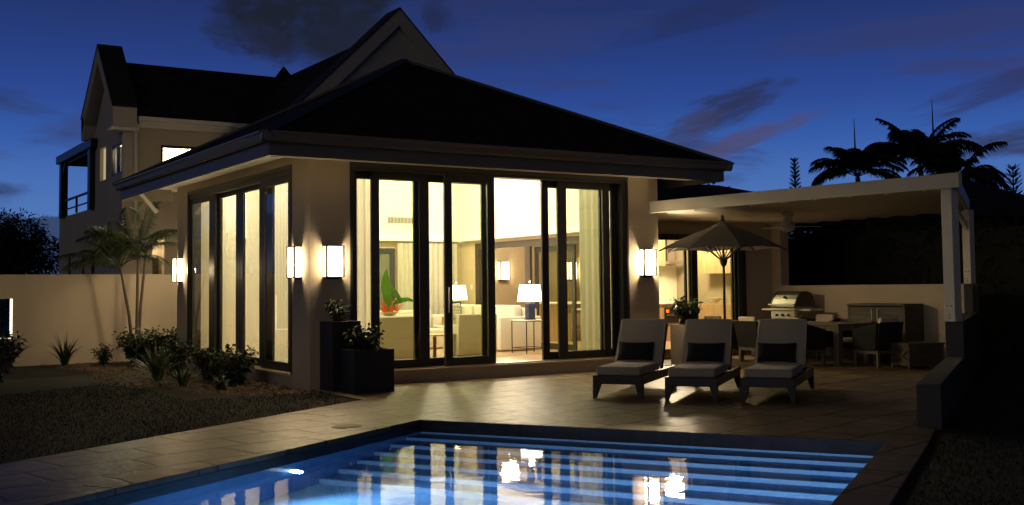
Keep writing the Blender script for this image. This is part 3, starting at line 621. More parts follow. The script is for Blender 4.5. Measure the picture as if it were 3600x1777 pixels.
MB().bar((n1.x+.13, n1.y-.03, 2.5), (n1.x+.55, n1.y+.22, 2.86), .08, .08).build('brace', WHITEP, PG); MB().bar((f1.x-.28, f1.y-.1, 2.82), (f1.x+.05, f1.y-.08, 2.45), .07, .07).build('brace', WHITEP, PG)
# sawtooth boarded ceiling, boards run along x
ce = MB(); npl = 12; yA, yB = 1.5, -6.0; wb = .63
y = yA; k = 0
def xr(y):   # left and right limits at depth y
    xl = 6.84 if y > 0 else A0.x+.1+(A0.y-y)*(A1.x-A0.x)/(A0.y-A1.y)
    xq = W0.x+(y-W0.y)/.53*.848+.1
    return xl, min(12.0, xq)
while y > -5.9:
    yn = max(y-wb/3, -5.95)
    for j in range(1):
        a, b = xr(y-.001), xr(yn)
        if b[1]-b[0] < .05: break
        ph = k % 3; z0 = 2.80+.028*ph; z1 = z0+.045
        ce.hexa([(a[0], y, z0), (a[1], y, z0), (b[1], yn+.006, z1), (b[0], yn+.006, z1)][::-1], [(a[0], y, z0+.03), (a[1], y, z0+.03), (b[1], yn+.006, z1+.03), (b[0], yn+.006, z1+.03)][::-1])
    y = yn; k += 1
ce.build('ceiling_boards', WHITEP, PG, label='white boarded underside of the pergola')
MB().prism([(6.95, 1.48), (6.95, -.1), (7.3, -5.8), (12.05, -2.7), (12.05, 1.48)], 2.89, 2.93).build('roof_sheet', mat('pergola_top', (.2, .2, .2), .7), PG)

# ceiling fan
FN = thing('ceiling_fan', 'white three bladed ceiling fan under the pergola', 'fan', (8.9, -1.2, 2.8))
fc = (8.95, -1.18, 0)
MB().lathe((fc[0], fc[1], 2.80), [(.125, .0), (.125, -.04), (.10, -.06), (.10, -.15), (.13, -.20), (.145, -.24), (.145, -.27), (.13, -.28), (.12, -.31), (.07, -.33)][::-1], 24).build('motor', WHITEP, FN, smooth=False)
for kk, an in enumerate((200, 320, 80)):
    a = math.radians(an+8); d = Vector((math.cos(a), math.sin(a), 0)); n = Vector((-d.y, d.x, 0)); c = Vector((fc[0], fc[1], 2.545)); b = MB()
    b.hexa([c+d*.12-n*.04, c+d*.25-n*.06, c+d*.62-n*.065, c+d*.64+n*.05, c+d*.25+n*.06+Vector((0, 0, .02)), c+d*.12+n*.04+Vector((0, 0, .015))], [p+Vector((0, 0, .008)) for p in (c+d*.12-n*.04, c+d*.25-n*.06, c+d*.62-n*.065, c+d*.64+n*.05, c+d*.25+n*.06+Vector((0, 0, .02)), c+d*.12+n*.04+Vector((0, 0, .015)))])
    b.build('blade', WHITEP, FN)

# ---------------------------------------------------------------- sun loungers
def soft(mb, name, m, parent, bevel=.03, **k):
    o = mb.build(name, m, parent, bevel=bevel, smooth=True, segs=4, **k); return o
def make_lounger():
    t = thing('sun_lounger', '', 'sun lounger', (0, 0, 0), 0, 'sun loungers in a row facing the pool', local=True)
    W = .68; Lh = 2.05; zf0, zf1 = .19, .305
    fr = MB().box(0, -W/2, zf0, .045, W/2, zf1).box(.045, -W/2, zf0, Lh, -W/2+.045, zf1).box(.045, W/2-.045, zf0, Lh, W/2, zf1).box(Lh, -W/2, zf0, Lh+.045, W/2, zf1)
    for k in range(14):
        x = .12+k*.14; fr.box(x, -W/2+.045, zf1-.035, x+.09, W/2-.045, zf1-.012)
    fr.build('frame', ESPR, t, bevel=.006)
    for x, sx in ((0.0, 1), (Lh+.045, -1)):
        for s in (-1, 1):
            y = s*W/2; a, b = (.10, .052)
            lo = [(x, y, 0), (x+sx*.045, y, 0), (x+sx*.045, y-s*.045, 0), (x, y-s*.045, 0)]
            hi = [(x, y, zf0), (x+sx*a, y, zf0), (x+sx*a, y-s*a, zf0), (x, y-s*a, zf0)]
            MB().hexa(lo if sx*s > 0 else lo[::-1], hi if sx*s > 0 else hi[::-1]).build('leg', ESPR, t)
    soft(MB().box(.03, -W/2+.035, zf1, 1.18, W/2-.035, zf1+.115), 'seat_cushion', CUSH, t, .028)
    # raised back
    a = math.radians(58); ca, sa = math.cos(a), math.sin(a); bx0, bz0 = 1.10, zf1+.09
    def bp(l, h): return (bx0+l*ca-h*sa*-1, bz0+l*sa-h*ca*-0)
    def P(l, h, y): return (bx0+l*ca+h*sa, y, bz0+l*sa-h*ca)
    Ln = .76; w2 = W/2-.035; n = 10; mb = MB()
    w2 = W/2-.004
    lo = [P(0, 0, -w2), P(0, 0, w2), P(0, .11, w2), P(0, .11, -w2)]; 
    mid = [P(Ln*.96, 0, -w2+.012), P(Ln*.96, 0, w2-.012), P(Ln, .11, w2-.012), P(Ln, .11, -w2+.012)]
    mb.hexa(lo, mid); soft(mb, 'back_cushion', CUSH, t, .032)
    pp = MB()
    for y in (-w2+.02, w2-.02): pp.bar(P(.0, .135, y), P(Ln-.05, .135, y), .04, .03)
    for l in (.1, .25, .4, .55, .68): pp.bar(P(l, .135, -w2+.02), P(l, .135, w2-.02), .06, .02)
    pp.build('back_frame', ESPR, t)
    pi = MB()
    for (y, zz) in ((-w2, 0), (w2, 0)): pi.tube([P(.02, -.001, y), P(Ln*.94, -.001, y+(.012 if y < 0 else -.012))], .006, 6)
    pi.tube([P(Ln*.945, -.002, -w2+.03), P(Ln*.95, -.006, 0), P(Ln*.945, -.002, w2-.03)], .006, 6)
    pi.build('piping', CUSHL, t); return t
def make_pillow():
    n = 14; m = 8; W, Hh, D = .52, .30, .085; mb = MB()
    for sgn in (-1, 1):
        b = len(mb.v)
        for j in range(m+1):
            for i in range(n+1):
                u = i/n*2-1; v = j/m*2-1; pinch = 1-.06*(1-abs(u)**3)*abs(v)**6; th = D*(1-abs(u)**4)**.5*(1-abs(v)**4)**.5
                mb.v.append((sgn*th, u*W/2*(1-.04*(1-v*v)), v*Hh/2*(1-.10*(1-u*u)) if abs(v) > .99 else v*Hh/2*(1-.10*(1-u*u))))
        for j in range(m):
            for i in range(n):
                q_ = (b+j*(n+1)+i, b+j*(n+1)+i+1, b+(j+1)*(n+1)+i+1, b+(j+1)*(n+1)+i); mb.f.append(q_ if sgn > 0 else q_[::-1])
    o = mb.build('lumbar_pillow', BLKF, smooth=True); return o
LA = math.radians(36.5)
spots = [((2.72, -3.96), 'sun lounger closest to the open glass doors, grey cushion, black pillow', 'black lumbar pillow on the lounger closest to the glass doors'), ((3.25, -4.81), 'middle sun lounger of the row of three by the pool', 'black lumbar pillow on the middle sun lounger'),
         ((3.90, -5.52), 'sun lounger at the end of the row closest to the stepped wall', 'black lumbar pillow on the lounger closest to the stepped wall')]
lg = make_lounger(); pw = make_pillow(); pw['category'] = 'pillow'; pw['group'] = 'black lumbar pillows on the loungers'
for i, ((x, y), lb, lp) in enumerate(spots):
    o = lg if i == 0 else copy_tree(lg); o.location = (x, y, 0); o.rotation_euler = (0, 0, LA+(.0, .02, -.015)[i]); o['label'] = lb
    p = pw if i == 0 else pw.copy()
    if i: COL.objects.link(p)
    d = Vector((math.cos(LA), math.sin(LA), 0)); s = Vector((-d.y, d.x, 0)); c = Vector((x, y, 0))+d*1.135+s*(.035, .02, .02)[i]
    p.location = (c.x, c.y, .565); p.rotation_euler = (0, math.radians(30), LA+(.03, 0, .02)[i]); p['label'] = lp

# ---------------------------------------------------------------- parasol
UX, UY = 7.45, -1.05
UM = thing('parasol', 'open grey market parasol with dark pole beside the loungers', 'parasol', (UX, UY, 0))
MB().tube([(UX, UY, .05), (UX, UY, 2.62)], .024, 12).lathe((UX, UY, 2.62), [(.03, 0), (.04, .03), (.025, .06), (.035, .09), (.012, .13)], 12).build('pole', ESPR, UM)
MB().lathe((UX, UY, 0), [(.26, 0), (.26, .05), (.05, .08), (.04, .3)], 24).build('base', DARKM, UM)
MB().lathe((UX, UY, 1.86), [(.03, -.04), (.055, 0), (.075, .06), (.05, .1)], 14).build('hub', ESPR, UM)
UR = 1.17; NR = 8; ca = MB(); rb = []
tips = [Vector((UX+UR*math.cos(2*PI*k/NR+.28), UY+UR*math.sin(2*PI*k/NR+.28), 2.12)) for k in range(NR)]
top = Vector((UX, UY, 2.60)); S = 8; T = 6
for k in range(NR):
    a_, b_ = tips[k], tips[(k+1) % NR]; base = len(ca.v)
    for i in range(S+1):
        for j in range(T+1):
            f = j/T; r = i/S; e_ = a_.lerp(b_, f); mid = 4*f*(1-f)
            edge = e_+Vector((0, 0, .03*mid))+(Vector((UX, UY, 2.12))-e_)*.05*mid
            ctr = top
            p = ctr.lerp(edge, r); p.z += .035*math.sin(PI*r)*(1-.5*mid); ca.v.append(tuple(p))
    for i in range(S):
        for j in range(T): ca.f.append((base+i*(T+1)+j, base+(i+1)*(T+1)+j, base+(i+1)*(T+1)+j+1, base+i*(T+1)+j+1))
co = ca.build('canopy', mat('parasol_cloth', (.085, .075, .066), .95, nscale=30, namt=.1), UM); sm_ = co.modifiers.new('s', 'SOLIDIFY'); sm_.thickness = .004
vc = MB()
for k in range(NR):
    a_, b_ = tips[k], tips[(k+1) % NR]; pa = top.lerp(a_, .2); pb = top.lerp(b_, .2); vc.poly([top+Vector((0, 0, .05)), pa+Vector((0, 0, .02)), pb+Vector((0, 0, .02))])
vc.build('vent_cap', mat('parasol_cap', (.12, .115, .11), .95), UM)
for k in range(NR):
    p = top.lerp(tips[k], .5); p.z += .015
    r_ = MB().tube([top-Vector((0, 0, .06)), p, tips[k]-Vector((0, 0, .02))], .011, 6).build('rib', ESPR, UM)
    MB().tube([(UX, UY, 1.90), tuple(p)], .013, 6).build('strut', ESPR, r_)

# ---------------------------------------------------------------- dining set
DT = thing('dining_table', 'long weathered wooden outdoor dining table under the pergola', 'table', (9.8, -.5, 0))
TX0, TX1, TY0, TY1 = 9.32, 10.25, -2.0, 1.0
tt = MB()
for k in range(6): x = TX0+(TX1-TX0)*k/6; tt.box(x, TY0, .725, x+(TX1-TX0)/6-.006, TY1, .76)
tt.build('tabletop', GREYWH, DT, bevel=.003)
MB().box(TX0+.02, TY0+.02, .63, TX1-.02, TY0+.05, .724).box(TX0+.02, TY1-.05, .63, TX1-.02, TY1-.02, .724).box(TX0+.02, TY0+.05, .63, TX0+.05, TY1-.05, .724).box(TX1-.05, TY0+.05, .63, TX1-.02, TY1-.05, .724).build('apron', GREYW, DT)
for x in (TX0+.001, TX1-.121):
    for y in (TY0+.001, TY1-.121): MB().box(x, y, 0, x+.12, y+.12, .722).build('leg', GREYW, DT, bevel=.004)
def make_chair():
    t = thing('dining_chair', '', 'chair', (0, 0, 0), 0, 'dark tub dining chairs with cream cushions', local=True)
    # faces +x ; back at -x
    W = .56; D = .56
    sh = MB(); sh.hexa([(-D/2, -W/2, .30), (-D/2+.05, -W/2+.05, .30), (-D/2+.05, W/2-.05, .30), (-D/2, W/2, .30)], [(-D/2-.09, -W/2-.03, .80), (-D/2-.03, -W/2+.04, .80), (-D/2-.03, W/2-.04, .80), (-D/2-.09, W/2+.03, .80)])
    for s in (-1, 1):
        y0, y1 = s*W/2, s*(W/2-.05); lo = [(-D/2+.051, y0, .30), (D/2, y0, .30), (D/2, y1, .30), (-D/2+.051, y1, .30)]; hi = [(-D/2-.02, y0+s*.03, .79), (D/2, y0+s*.02, .66), (D/2, y1+s*.01, .66), (-D/2-.02, y1+s*.01, .79)]
        sh.hexa(lo if s < 0 else lo[::-1], hi if s < 0 else hi[::-1])
    sh.box(-D/2+.05, -W/2+.05, .30, D/2, W/2-.05, .36)
    sh.build('shell', BLKF, t, bevel=.008)
    soft(MB().box(-D/2+.05, -W/2+.06, .361, D/2-.01, W/2-.06, .46), 'seat_cushion', CUSHL, t, .03)
    bc = MB().hexa([(-D/2+.02, -W/2+.06, .46), (-D/2+.12, -W/2+.06, .46), (-D/2+.12, W/2-.06, .46), (-D/2+.02, W/2-.06, .46)], [(-D/2-.06, -W/2+.06, .88), (-D/2+.03, -W/2+.06, .88), (-D/2+.03, W/2-.06, .88), (-D/2-.06, W/2-.06, .88)])
    soft(bc, 'back_cushion', CUSHL, t, .03)
    for x in (-D/2, D/2-.05):
        for y in (-W/2+.01, W/2-.06): MB().box(x, y, 0, x+.05, y+.05, .30).build('leg', GREYW, t)
    MB().box(-D/2+.05, -W/2+.02, .24, D/2-.05, -W/2+.05, .298).box(-D/2+.05, W/2-.05, .24, D/2-.05, W/2-.02, .298).box(-D/2+.01, -W/2+.06, .24, -D/2+.04, W/2-.06, .298).build('seat_frame', GREYW, t)
    return t
ch = make_chair()
cs = [((9.0, -1.45), 0, 'dark tub chair on the glass door side of the dining table, beside its near leg'), ((9.0, -.35), 0, 'dark tub chair mid way along the glass door side of the dining table'), ((9.0, .62), 0, 'dark tub chair on the glass door side of the table, closest to the kitchen door'),
      ((10.58, -1.35), PI, 'tub chair across the dining table in front of the sideboard'), ((10.58, -.35), PI, 'tub chair across the dining table between sideboard and grill'), ((10.58, .55), PI, 'tub chair across the dining table in front of the grill'),
      ((9.78, -2.45), PI/2, 'dark tub chair at the head of the dining table, closest to the slatted chest')]
for i, ((x, y), rz, lb) in enumerate(cs):
    o = ch if i == 0 else copy_tree(ch); o.location = (x, y, 0); o.rotation_euler = (0, 0, rz+random.uniform(-.06, .06)); o['label'] = lb

# sideboard
SB = thing('sideboard', 'weathered wooden two door outdoor sideboard against the low dining wall', 'cabinet', (11.0, -1.7, 0))
sx0, sx1, sy0, sy1 = 10.72, 11.27, -2.35, -1.02
MB().box(sx0, sy0, 1.06, sx1, sy1, 1.10).box(sx0+.01, sy0, .08, sx1, sy0+.05, 1.06).box(sx0+.01, sy1-.05, .08, sx1, sy1, 1.06).box(sx0+.05, sy0+.05, .08, sx1, sy1-.05, .12).box(sx1-.03, sy0+.05, .12, sx1-.002, sy1-.05, 1.06).build('carcass', GREYWH, SB, bevel=.004)
for a, b in ((sy0+.055, (sy0+sy1)/2-.004), ((sy0+sy1)/2+.004, sy1-.055)):
    d_ = MB()
    for k in range(6): z = .13+k*.152; d_.box(sx0+.012, a, z, sx0+.04, b, z+.147)
    o = d_.build('door', GREYWH, SB); yy = b-.06 if b < (sy0+sy1)/2 else a+.06
    MB().tube([(sx0+.012, yy, .78), (sx0-.02, yy, .78), (sx0-.02, yy, 1.0), (sx0+.012, yy, 1.0)], .009, 8).build('handle', STEEL, o)
for x in (sx0+.03, sx1-.08):
    for y in (sy0+.01, sy1-.06): MB().box(x, y, 0, x+.05, y+.05, .08).build('leg', GREYW, SB)
# chest bench
CB = thing('chest', 'weathered wooden chest with crossed braces beside the stepped wall', 'chest', (10.1, -3.05, 0), math.radians(-15), local=True)
MB().box(-.36, -.27, .40, .40, .27, .44).build('lid', GREYWH, CB, bevel=.005)
cb = MB()
for x in (-.34, .32):
    for y in (-.25, .20): cb.box(x, y, 0, x+.06, y+.05, .40)
cb.box(-.28, -.245, .34, .32, -.225, .40).box(-.28, -.245, .05, .32, -.225, .10).box(-.335, -.20, .05, -.315, .20, .10).box(-.335, -.2, .34, -.315, .2, .4)
cb.build('frame', GREYW, CB)
MB().box(-.30, -.22, .05, .35, .22, .40).build('box', GREYWH, CB)
MB().bar((-.28, -.235, .10), (.32, -.235, .34), .02, .045).bar((-.28, -.233, .34), (.32, -.233, .10), .02, .045).bar((-.325, -.2, .10), (-.325, .2, .34), .02, .045).bar((-.323, -.2, .34), (-.323, .2, .10), .02, .045).build('cross_brace', GREYW, CB)

# ---------------------------------------------------------------- grill
GR = thing('gas_grill', 'stainless steel gas grill with domed hood and side shelves', 'grill', (10.7, .35, 0))
gx0, gx1, gy0, gy1 = 10.42, 10.98, .04, .72
MB().box(gx0+.06, gy0+.04, .06, gx1-.02, gy1-.04, .78).build('cart', mat('grill_cart', (.03, .03, .03), .4), GR)
MB().box(gx0, gy0+.02, .78, gx0+.06, gy1-.02, .935).build('control_panel', STEEL, GR, bevel=.006)
MB().box(gx0-.01, gy0, .955, gx1, gy1, 1.0).build('firebox', STEEL, GR, bevel=.005)
hd = MB(); prof = [(gx0+.0, 1.03), (gx0+.02, 1.09), (gx0+.06, 1.18), (gx0+.13, 1.27), (gx0+.22, 1.33), (gx0+.34, 1.34), (gx1-.08, 1.30), (gx1-.02, 1.20), (gx1, 1.03)]
hd.hexa([(x, gy0+.03, z) for x, z in prof], [(x, gy1-.03, z) for x, z in prof]); hd.build('hood', STEEL, GR)
for yy in (gy0, gy1-.03): MB().hexa([(x-.004 if x < 10.7 else x+.004, yy, z+.004) for x, z in prof], [(x-.004 if x < 10.7 else x+.004, yy+.03, z+.004) for x, z in prof]).build('hood_end', mat('hood_end', (.06, .06, .06), .4, .6), GR)
MB().tube([(gx0-.05, gy0+.0, 1.075), (gx0-.05, gy1-.0, 1.075)], .014, 10).box(gx0-.05, gy0+.03, 1.065, gx0+.01, gy0+.06, 1.085).box(gx0-.05, gy1-.06, 1.065, gx0+.01, gy1-.03, 1.085).build('handle', STEEL, GR)
MB().tube([(gx0+.07, .38, 1.215), (gx0+.055, .38, 1.235)], .028, 14).build('thermometer', DARKM, GR)
for yy in (.22, .38, .54): MB().tube([(gx0-.03, yy, .86), (gx0+.0, yy, .86)], [.022, .026], 14).build('knob', DARKM, GR)
MB().box(gx0+.08, gy0-.32, .95, gx1-.1, gy0-.01, .99).build('side_shelf', STEEL, GR, bevel=.004); MB().box(gx0+.08, gy1+.01, .95, gx1-.1, gy1+.32, .99).build('side_shelf', STEEL, GR, bevel=.004)

# ---------------------------------------------------------------- foliage helpers
def leaf(mb, p, d, l, wd, up=None, curl=.3):
    d = Vector(d).normalized(); s = d.cross(Vector((0, 0, 1)));
    if s.length < .05: s = Vector((1, 0, 0))
    s.normalize(); s = (s*math.cos(random.uniform(-1, 1))+d.cross(s)*math.sin(random.uniform(-1, 1))).normalized(); p = Vector(p)
    m = p+d*l*.5; e = p+d*l+Vector((0, 0, -curl*l)); mb.poly([p, m-s*wd/2, e, m+s*wd/2])
def shrub(name, label, cat, c, rx, rz_, n, l, wd, m=LEAF, group=None, z0=0):
    t = thing(name, label, cat, c, 0, group); st = MB(); lf = MB(); c = Vector(c)
    for k in range(max(7, n//45)):
        a = random.uniform(0, 2*PI); r = rx*random.uniform(.25, .8); h = rz_*random.uniform(.55, .95); tip = c+Vector((r*math.cos(a), r*math.sin(a), h)); mid = c+Vector((r*.4*math.cos(a), r*.4*math.sin(a), h*.5))
        st.tube([c, mid, tip], [.012, .009, .005], 5)
        for j in range(n//max(7, n//45)):
            f = random.random()**.7; p = c.lerp(mid, min(1, f*2)) if f < .5 else mid.lerp(tip, f*2-1); q_ = Vector((random.gauss(0, 1), random.gauss(0, 1), random.gauss(.25, .8))).normalized()
            p = p+q_*random.uniform(0, rx*.22); leaf(lf, p, q_, l*random.uniform(.6, 1.2), wd)
    st.build('stem', TRUNK, t); lf.build('foliage', m, t); return t
def strap(name, label, c, n, l, m=LEAF2, wd=.03, lean=.8, group=None):
    t = thing(name, label, 'plant', c, 0, group); mb = MB(); c = Vector(c)
    for k in range(n):
        a = random.uniform(0, 2*PI); tl = random.uniform(.15, lean); L_ = l*random.uniform(.65, 1.1); d = Vector((math.cos(a), math.sin(a), 0)); s = Vector((-d.y, d.x, 0)); pts = []
        for i in range(6):
            f = i/5; pts.append(c+d*(.05+L_*tl*f**1.4)+Vector((0, 0, L_*(f-.45*tl*f*f*1.3))))
        for i in range(5):
            w0 = wd*(1-(i/5)**2)/2+.001; w1 = wd*(1-((i+1)/5)**2)/2+.001; mb.poly([pts[i]-s*w0, pts[i+1]-s*w1, pts[i+1]+s*w1, pts[i]+s*w0])
    mb.build('foliage', m, t); return t
def frond(mb, p, d, L_, droop, nl=26, ll=.34, wd=.018, lift=0):
    d = Vector(d).normalized(); p = Vector(p); hor = Vector((d.x, d.y, 0));
    if hor.length < .05: hor = Vector((1, 0, 0))
    hor.normalize(); side = Vector((-hor.y, hor.x, 0)); pts = []; cur = p.copy(); dd = d.copy(); n = 14
    for i in range(n+1):
        pts.append(cur.copy()); cur = cur+dd*L_/n; dd = (dd+Vector((0, 0, -droop/n))).normalized()
    mb.tube(pts, [.013*(1-i/n)+.003 for i in range(n+1)], 5)
    for k in range(nl):
        f = .14+.86*k/nl; i = min(n-1, int(f*n)); q_ = pts[i].lerp(pts[i+1], f*n-i); tan = (pts[i+1]-pts[i]).normalized(); lw = ll*(math.sin(PI*min(1, f*.86+.12))**.6)
        for s in (-1, 1):
            o = (side*s*.75+tan*.62+Vector((0, 0, .12))).normalized(); m_ = q_+o*lw*.5; e_ = q_+o*lw*.9+Vector((0, 0, -lw*random.uniform(.25, .55))); u = tan*wd; mb.poly([q_-u*.5, m_-u, e_, m_+u])
def palm(name, label, base, tips, m=PALMG, r=.045, group=None, nf=8, ll=.34, wd=.018, seed=1, nl=26, droop=1.5, crownshaft=True, wind=(0, 0, 0)):
    random.seed(seed); t = thing(name, label, 'palm tree', base, 0, group); b = Vector(base)
    for (top_, nf_, fl_) in tips:
        top_ = Vector(top_); b0 = b+Vector(((top_.x-b.x)*.12, (top_.y-b.y)*.12, 0)); mid = b0.lerp(top_, .5)+Vector(((b0.x-top_.x)*.12, 0, 0))
        MB().tube([b0, b0.lerp(mid, .5), mid, mid.lerp(top_, .5), top_], [r, r*.85, r*.75, r*.7, r*.55], 9).build('trunk', TRUNK, t)
        cr = MB()
        for k in range(nf_):
            a = 2*PI*k/nf_+random.uniform(-.25, .25); el_ = random.uniform(.25, 1.25); d = Vector((math.cos(a)*math.cos(el_), math.sin(a)*math.cos(el_), math.sin(el_)))+Vector(wind)
            frond(cr, top_, d, fl_*random.uniform(.8, 1.1), droop*random.uniform(.8, 1.2), nl=nl, ll=ll, wd=wd)
        cr.build('crown', m, t)
    return t
# ---------------------------------------------------------------- planters
def planter(name, label, x0, y0, x1, y1, z, m, plantf):
    t = thing(name, label, 'planter', ((x0+x1)/2, (y0+y1)/2, 0)); w_ = .035
    MB().prism([(x0, y0), (x1, y0), (x1, y1), (x0, y1)], 0, .04).box(x0, y0, .04, x1, y0+w_, z).box(x0, y1-w_, .04, x1, y1, z).box(x0, y0+w_, .04, x0+w_, y1-w_, z).box(x1-w_, y0+w_, .04, x1, y1-w_, z).build('pot', m, t, bevel=.004)
    MB().box(x0+w_, y0+w_, .05, x1-w_, y1-w_, z-.05).build('soil', SOIL, t); plantf()
random.seed(11)
planter('tall_planter', 'tall dark square planter against the house corner wall', .12, -.56, .58, -.10, 1.02, STONEP, lambda: shrub('planter_plant', 'sparse leafy plant growing in the tall dark planter', 'plant', (.35, -.33, .97), .26, .38, 240, .09, .035, z0=.97))
planter('low_planter', 'wide low dark planter in front of the tall planter', .22, -1.10, .86, -.62, .62, STONEP, lambda: shrub('planter_plant', 'spreading leafy plant spilling from the wide low planter', 'plant', (.55, -.86, .57), .46, .36, 620, .10, .045))
planter('stone_planter', 'pale stone planter behind the first lounger', 6.95, -.62, 7.42, -.15, .78, STONEG, lambda: shrub('planter_plant', 'dense rounded plant in the pale stone planter', 'plant', (7.18, -.38, .73), .42, .52, 900, .09, .05))
shrub('potted_shrub', 'small leafy plant peeping beside the last sliding door', 'plant', (5.85, -.42, 0), .25, .72, 330, .08, .04)
MB().lathe((5.85, -.42, 0), [(.12, 0), (.16, .12), (.18, .28)], 16).build('flower_pot', STONEP, category='plant pot', label='small dark pot holding the plant beside the last sliding door')

# ---------------------------------------------------------------- garden bed
palm('garden_palm', 'slender three stemmed palm in front of the cream garden wall', (-.5, 8.3, 0), [((-.47, 8.3, 2.37), 15, 1.25), ((-.85, 8.25, 2.0), 11, 1.2), ((-.3, 8.35, 2.3), 4, .7)], seed=5, r=.042, droop=1.05, ll=.46, wd=.010, nl=44, wind=(-.35, 0, .1))
random.seed(21)
strap('lily_clump', 'spiky strap leaved plant at the foot of the garden wall', (-1.9, 8.4, 0), 46, .75, LEAF, .035, .95, 'strap leaved plants in the garden bed')
strap('lily_clump', 'dark strap leaved clump at the wall below the lit opening', (-3.0, 8.2, 0), 60, .85, LEAF, .04, .9, 'strap leaved plants in the garden bed')
shrub('shrub', 'small round shrub at the foot of the garden wall', 'shrub', (-1.15, 8.3, 0), .30, .42, 420, .10, .03, group='dark shrubs in the garden bed')
shrub('shrub', 'broad dark shrub around the palm stems', 'shrub', (-.55, 7.8, 0), .70, .68, 1500, .11, .06, group='dark shrubs in the garden bed')
shrub('shrub', 'dark shrub between the palm and the house wall', 'shrub', (.0-.35, 7.2, 0), .50, .75, 1000, .11, .06, group='dark shrubs in the garden bed')
strap('lily_clump', 'bright green arching grassy clump in the middle of the bed', (-1.42, 3.1, 0), 120, .72, mat('leaf_bright', (.11, .15, .05), .5, nscale=5, namt=.3), .024, .95, 'strap leaved plants in the garden bed')
strap('lily_clump', 'small dark grassy clump at the edge of the mulch', (-1.35, 1.9, 0), 60, .38, LEAF2, .02, .9, 'strap leaved plants in the garden bed')
shrub('shrub', 'glossy shrub behind the bright grassy clump', 'shrub', (-.72, 4.6, 0), .50, .62, 1100, .10, .055, group='dark shrubs in the garden bed')
shrub('shrub', 'glossy shrub below the second window leaf', 'shrub', (-.55, 3.0, 0), .46, .58, 1000, .10, .055, group='dark shrubs in the garden bed')
shrub('shrub', 'glossy shrub of the bed closest to the house corner', 'shrub', (-.62, 1.65, 0), .46, .56, 1000, .10, .055, group='dark shrubs in the garden bed')
shrub('shrub', 'tiny dark shrub alone on the mulch', 'shrub', (-1.05, .9, 0), .2, .2, 220, .07, .04, group='dark shrubs in the garden bed')
shrub('shrub', 'large black shrub in shadow beside the lit wall opening', 'shrub', (-3.72, 5.0, 0), .6, .8, 1500, .13, .05, group='dark shrubs in the garden bed')
strap('lily_clump', 'tall dark drooping clump at the lawn edge', (-4.0, 3.2, 0), 70, 1.0, LEAF, .04, .9, 'strap leaved plants in the garden bed')
MB().lathe((-4.3, 2.4, 0), [(.20, 0), (.24, .2), (.26, .5), (.24, .62)], 20).build('garden_urn', STONEP, category='urn', label='dark round garden urn half hidden by the drooping clump')
# mulch: loose chips
random.seed(31); mc = MB(); mpts = []
while len(mpts) < 5200:
    x = random.uniform(-2.3, -.03); y = random.uniform(-.45, 8.9)
    lim = -1.75+.5*math.sin(y*1.3)*.4-(.35 if y > 2 else 0)+max(0, (.8-y))*.75
    if x > lim: mpts.append((x, y))
for x, y in mpts:
    a = random.uniform(0, PI); l_ = random.uniform(.015, .045); w_ = l_*random.uniform(.3, .7); z = random.uniform(-.022, .004); c_, s_ = math.cos(a), math.sin(a); tz = random.uniform(-.012, .012)
    mc.poly([(x-c_*l_, y-s_*l_, z-tz), (x+s_*w_, y-c_*w_, z+.006), (x+c_*l_, y+s_*l_, z+tz+.004), (x-s_*w_, y+c_*w_, z)])
mc.build('mulch', mat('bark_chip', (.13, .08, .05), .8, nscale=9, namt=.6), kind='stuff', label='bark mulch spread over the garden bed', category='mulch')
# lawn blades
random.seed(41); gb = MB()
def blade(x, y, h):
    a = random.uniform(0, 2*PI); dx, dy = .004*math.cos(a), .006*math.sin(a); bx, by = random.gauss(0, .015), random.gauss(0, .015); gb.poly([(x-dx, y-dy, -.03), (x+dx, y+dy, -.03), (x+bx, y+by, -.03+h)])
n = 0
while n < 60000:
    if n % 5: u, v = random.uniform(-7.5, -1.90), random.uniform(-9, 7); 
    else: u, v = random.uniform(5.46, 8.5), random.uniform(-3.0, 5)
    p = uv(u, v); x, y = p[0], p[1]
    if u < 0 and (x > -1.9 and y > -.2 or y > 9): 
        n += 1; continue
    if u < 0 and (y > -.0+ (x)*-0 and x > -.05): n += 1; continue
    if u < 0 and v < -1.7 and x > -.1: n += 1; continue
    blade(x, y, random.uniform(.018, .042)); n += 1
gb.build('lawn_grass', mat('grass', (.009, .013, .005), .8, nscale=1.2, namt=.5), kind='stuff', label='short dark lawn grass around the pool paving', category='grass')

# ---------------------------------------------------------------- background vegetation
def tree(name, label, c, h, r, n, tr_h, group='trees around the villa', m=TREED, ls=.35, seed=1, flat=.8):
    random.seed(seed); t = thing(name, label, 'tree', c, 0, group); c = Vector(c); tk = MB(); cr = MB()
    tk.tube([c, c+Vector((.1, 0, tr_h*.5)), c+Vector((0, .1, tr_h))], [r*.09, r*.07, r*.05], 8); cl_ = []
    for k in range(9):
        a = random.uniform(0, 2*PI); rr = r*random.uniform(.2, .75); z = tr_h+(h-tr_h)*random.uniform(.1, .85); cc = c+Vector((rr*math.cos(a), rr*math.sin(a), z)); cl_.append((cc, r*random.uniform(.3, .5)))
        tk.tube([c+Vector((0, 0, tr_h*.9)), (c+Vector((0, 0, tr_h)))*.4+cc*.6, cc], [r*.04, r*.03, r*.012], 5)
    for k in range(n):
        cc, rr = random.choice(cl_); q_ = Vector((random.gauss(0, 1), random.gauss(0, 1), random.gauss(0, 1)*flat)).normalized(); p = cc+q_*rr*random.uniform(.5, 1.08); leaf(cr, p, q_+Vector((0, 0, random.uniform(-.5, .3))), ls*random.uniform(.5, 1.2), ls*.45)
    tk.build('trunk', TRUNK, t); cr.build('crown', m, t); return t
